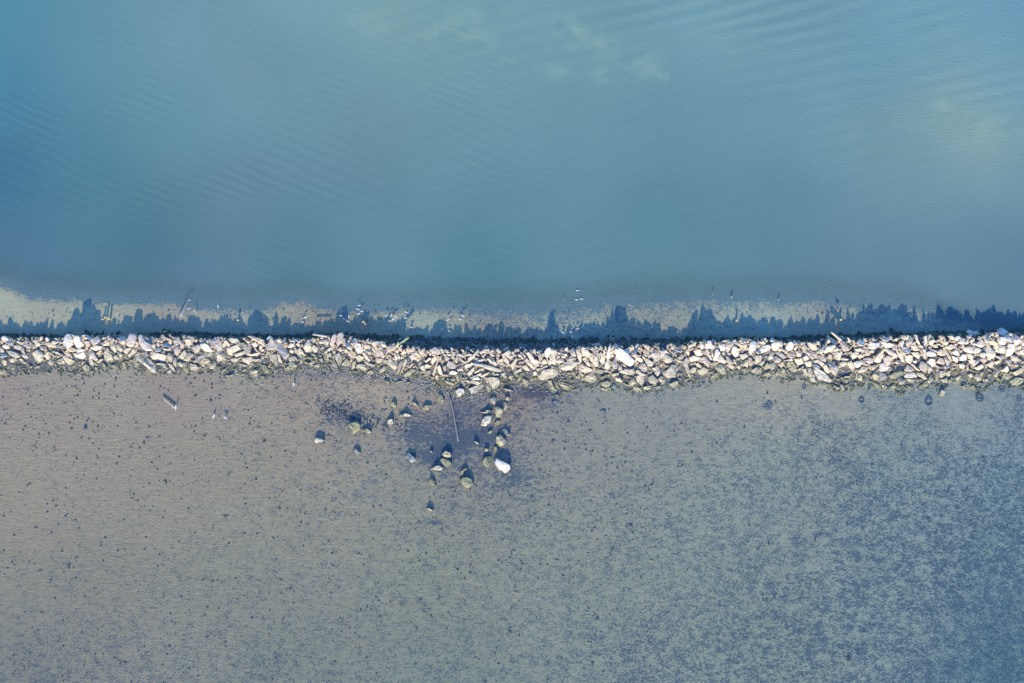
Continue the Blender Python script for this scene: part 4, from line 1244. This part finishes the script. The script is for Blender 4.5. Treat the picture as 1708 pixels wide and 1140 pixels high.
# pale stones lying on the north seabed
MAT_PALE = simple('pale_stone', (.34,.38,.36), .8)
def pale(px, py, s_, label, z=-.5, mat=None, grp='small pale stones on the north seabed', name='stone'):
    rr = random.Random(int(px)); pts = [(math.cos(a+rr.uniform(-.3, .3))*s_*rr.uniform(.7, 1.2), math.sin(a)*s_*rr.uniform(.6, 1.0)) for a in (0, 1.1, 2.2, 3.2, 4.3, 5.3)]
    g = rock_geo(pts, s_*.6, .1, .2, rr, (.6,.6,.52), depth=s_*.9); x, y = P(px, py, z)
    o = link(bpy.data.objects.new(name, mesh(name, g[0], g[1], mat or MAT_PALE, g[2]))); o.location = (x, y, z); tag(o, label, 'stone', grp)
pale(1220, 496, .22, 'pale oval stone above the lit strip, largest of the right-hand ones', -.30)
pale(1298.8, 500, .22, 'pale stone at the top edge of the lit strip near 1/4 from right', -.25)
pale(1188.4, 491.5, .17, 'tiny pale stone up left of the pale oval stone', -.20)
pale(1384.6, 479.5, .22, 'whitish stone alone in murky water, high above the forked timber', -.20)
pale(1431.7, 484.1, .18, 'whitish speck stone in murky water right of the forked timber', -.20)
pale(940.5, 501.9, .18, 'small greenish white stone left of the pair of floating gulls', -.20)
pale(1061, 484, .2, 'faint pale stone in murky water above the tallest rock shadow', -.20)
pale(142, 715, .30, 'small dark stone with white chip, alone on the lower-left sand', -.1, simple('dark_stone', (.06,.09,.13), .7), 'single stones on the lower-left sand')
pale(239, 741, .20, 'small reddish brown stone below and right of the dark chipped stone', -.08, simple('brown_stone', (.25,.15,.12), .7), 'single stones on the lower-left sand')
pale(1339, 611, 0.01, 'x') if False else None

# plastic litter
def scrap(px, py, z, L, w, ang, col, label):
    vs = [(-L, -w, 0), (0, -w*1.2, .06), (L, -w*.5, .02), (L*.9, w, .0), (0, w*.8, .1), (-L*.8, w*1.1, .03)]
    vs2 = [(a, b, c-.03) for a, b, c in vs]; n = 6
    fs = [tuple(range(n)), tuple(range(2*n-1, n-1, -1))] + [(i, i+n, (i+1) % n+n, (i+1) % n) for i in range(n)]
    me = mesh('plastic_scrap', vs+vs2, fs, simple('plastic', col, .5, .05)); fix(me)
    o = link(bpy.data.objects.new('plastic_scrap', me)); o.location = (*P(px, py, z), z); o.rotation_euler = (0, 0, ang); tag(o, label, 'litter')
scrap(448, 563.5, .9, .38, .10, .95, (.45,.62,.75), 'pale blue plastic strip standing at the crest left of the arched slab')
scrap(1023, 647, .12, .22, .10, -.6, (.10,.50,.70), 'bright cyan plastic scrap at the waterline below the middle of the jetty')
scrap(1362, 604, .0, .01, .01, 0, (1, 1, 1), 'x') if False else None

# ------------------------------------------------------------------ birds
def bird_mats():
    return (simple('white_feather', (.80,.80,.80), .6, .04), simple('grey_feather', (.55,.57,.60), .6, .08), simple('bill', (.65,.40,.08), .5, .1), simple('black_feather', (.03,.03,.035), .5, .1), simple('leg', (.5,.3,.2), .6, .1))
BM = bird_mats()
def loft(secs, n=10):
    """secs: (x, z, ry, rz)"""
    vs, fs = [], []
    for (x, z, ry, rz) in secs:
        for k_ in range(n): a = 2*math.pi*k_/n; vs.append((x, math.cos(a)*ry, z + math.sin(a)*rz))
    for i in range(len(secs)-1):
        for k_ in range(n): fs.append((i*n+k_, i*n+(k_+1) % n, (i+1)*n+(k_+1) % n, (i+1)*n+k_))
    fs.append(tuple(range(n))); fs.append(tuple(range((len(secs)-1)*n, len(secs)*n)))
    return vs, fs
def bird_parts(stand, black=False):
    h = .13 if stand else .02
    body = loft([(-.30, h+.10, .012, .01), (-.22, h+.10, .05, .035), (-.10, h+.10, .095, .085), (.04, h+.10, .11, .105), (.15, h+.12, .085, .09), (.21, h+.17, .05, .06), (.24, h+.22, .045, .05), (.28, h+.25, .045, .045), (.32, h+.25, .03, .032), (.335, h+.245, .012, .014)])
    me_b = mesh('gull_body', *body, BM[3] if black else BM[0], None, True); fix(me_b)
    bill = loft([(.325, h+.245, .014, .016), (.37, h+.24, .010, .012), (.40, h+.23, .003, .004)], 6); me_k = mesh('bill', *bill, BM[2]); fix(me_k)
    ws = []
    for s_ in (-1, 1):
        vs = [(.12, .085*s_, h+.15), (.02, .115*s_, h+.16), (-.15, .085*s_, h+.15), (-.36, .02*s_, h+.13), (-.20, .01*s_, h+.19), (.00, .015*s_, h+.215), (.10, .03*s_, h+.205)]
        v2 = [(a, b*.9, c-.03) for a, b, c in vs]; n = 7
        fs = [tuple(range(n)), tuple(range(2*n-1, n-1, -1))] + [(i, i+n, (i+1) % n+n, (i+1) % n) for i in range(n)]
        m = mesh('wing', vs+v2, fs, BM[3] if black else BM[1]); fix(m); ws.append(m)
    tl = [(-.27, -.03, h+.10), (-.27, .03, h+.10), (-.42, .05, h+.095), (-.42, -.05, h+.095)]; tl2 = [(a, b, c-.015) for a, b, c in tl]
    mt = mesh('tail', tl+tl2, [(0,1,2,3), (7,6,5,4), (0,4,5,1), (1,5,6,2), (2,6,7,3), (3,7,4,0)], BM[3] if black else BM[0]); fix(mt)
    legs = []
    if stand:
        for s_ in (-1, 1):
            v, f = loft([(.02, 0, .008, .008), (.021, 0, .008, .008)], 5); v = [(0.02+.01*math.cos(6.28*i/5), .04*s_+.01*math.sin(6.28*i/5), 0) for i in range(5)] + [(0.02+.01*math.cos(6.28*i/5), .04*s_+.01*math.sin(6.28*i/5), h+.05) for i in range(5)]
            f = [(i, (i+1) % 5, 5+(i+1) % 5, 5+i) for i in range(5)]; v += [(.02, .04*s_, .012), (.09, .01+.04*s_, .008), (.09, -.01-.02+.04*s_, .008)]; f.append((10, 11, 12)); legs.append(mesh('leg', v, f, BM[4]))
    return me_b, me_k, ws, mt, legs
PROTO = {}
def bird(px, py, ang, label, stand=False, z=0.0, sc=1.15, black=False, grp='white gulls floating north of the jetty', cat='gull'):
    key = (stand, black)
    if key not in PROTO: PROTO[key] = bird_parts(stand, black)
    me_b, me_k, ws, mt, legs = PROTO[key]
    x, y = P(px, py, z+.1); root = link(bpy.data.objects.new('gull' if not black else 'cormorant', me_b)); root.location = (x, y, z); root.rotation_euler = (0, 0, R(ang)); root.scale = (sc,)*3
    tag(root, label, cat, grp)
    for nm, m in [('bill', me_k), ('wing', ws[0]), ('wing', ws[1]), ('tail', mt)] + [('leg', l) for l in legs]: link(bpy.data.objects.new(nm, m), root)
F = [
 (317.2,501,170,'tiny gull right of the sunken log, just over the lit strip'),(314.3,515,185,'gull beside the lower half of the sunken log'),(325,519.4,120,'gull at the strip edge, right of the two by the sunken log'),(363.7,511.5,95,'lone gull turned upright in murky water between sunken log and bright sand lobe'),
 (508.8,529.8,20,'upper of the two gulls over the bright sand lobe'),(504.6,537.6,35,'lower of the two gulls over the bright sand lobe'),(568.6,526.6,10,'leftmost gull of the flock left of the yellow stake pair'),(574.4,532.4,160,'second gull from the left in the flock by the yellow stakes'),
 (599.3,509.8,0,'topmost gull in the column above the two yellow stakes'),(597,516,165,'second gull down in the column above the two yellow stakes'),(603.2,519.4,-10,'third gull down, rightmost in the column above the two yellow stakes'),(598.6,523.7,5,'lowest gull in the column above the two yellow stakes'),
 (582,528.5,80,'upper gull of the pair just left of the two yellow stakes'),(579.6,535.8,150,'lower gull of the pair just left of the two yellow stakes'),
 (644.3,527.1,190,'leftmost gull of the loose five right of the yellow stakes'),(652.4,526.2,60,'top middle gull of the loose five right of the yellow stakes'),(659.7,528.5,-35,'rightmost gull of the loose five, tilted down right'),(655.3,532.7,30,'centre gull of the loose five right of the yellow stakes'),(650,535.6,175,'lowest gull of the loose five right of the yellow stakes'),
 (678.4,521.2,150,'top gull of the vertical line of four on the lit strip'),(676.9,530.8,0,'second gull of the vertical line of four on the lit strip'),(678.4,538.5,120,'third gull of the vertical line of four, near the shadow edge'),(686.5,546.2,-20,'bottom gull of the vertical line of four, in a shadow notch'),
 (746.9,533.9,10,'gull halfway between the line of four and the pair to its right'),(772.2,527.1,-15,'upper right gull of the pair on the strip left of picture centre'),(767.6,533.3,170,'lower left gull of the pair on the strip left of picture centre'),(736.9,549.3,15,'gull on the shaded water close above the weedy foot, left one'),(749,552.2,-45,'gull above the weedy foot, right one, tilted down right'),
 (963.4,484.7,180,'topmost gull of the right-hand trio, farthest from the jetty'),(961.5,500.1,0,'left gull of the side-by-side pair in the right-hand trio'),(970.2,499,175,'right gull of the side-by-side pair in the right-hand trio'),
 (963,548.8,10,'upper gull of the shadow group below the right-hand trio'),(952,554,150,'small middle gull of the shadow group below the right-hand trio'),(955.7,562.3,120,'lowest gull of the shadow group, closest to the weedy stones'),(939.3,555.1,140,'leftmost gull of the shadow group, on the lit patch')]
for (a, b, c, l) in F: bird(a, b, c, l, z=-.07, sc=.80 if 'small' not in l and 'tiny' not in l else .68)
G2 = 'gulls standing on the sand south of the jetty'
bird(294, 680, 80, 'gull standing at the lower end of the driftwood stick', True, -.03, 1.15, grp=G2)
bird(357, 694.5, 60, 'smaller left gull of the two standing on the sand', True, -.08, 1.1, grp=G2)
bird(376.5, 696.5, -40, 'bigger right gull of the two standing on the sand', True, -.08, 1.2, grp=G2)
bird(490.5, 642, 100, 'gull standing on the sand close below the arched slab', True, -.05, 1.15, grp=G2)
bird(1396.5, 547.5, 150, 'dark bird with pale breast perched above the forked timber', True, 1.0, 1.3, True, 'dark bird by the forked timber', 'seabird')
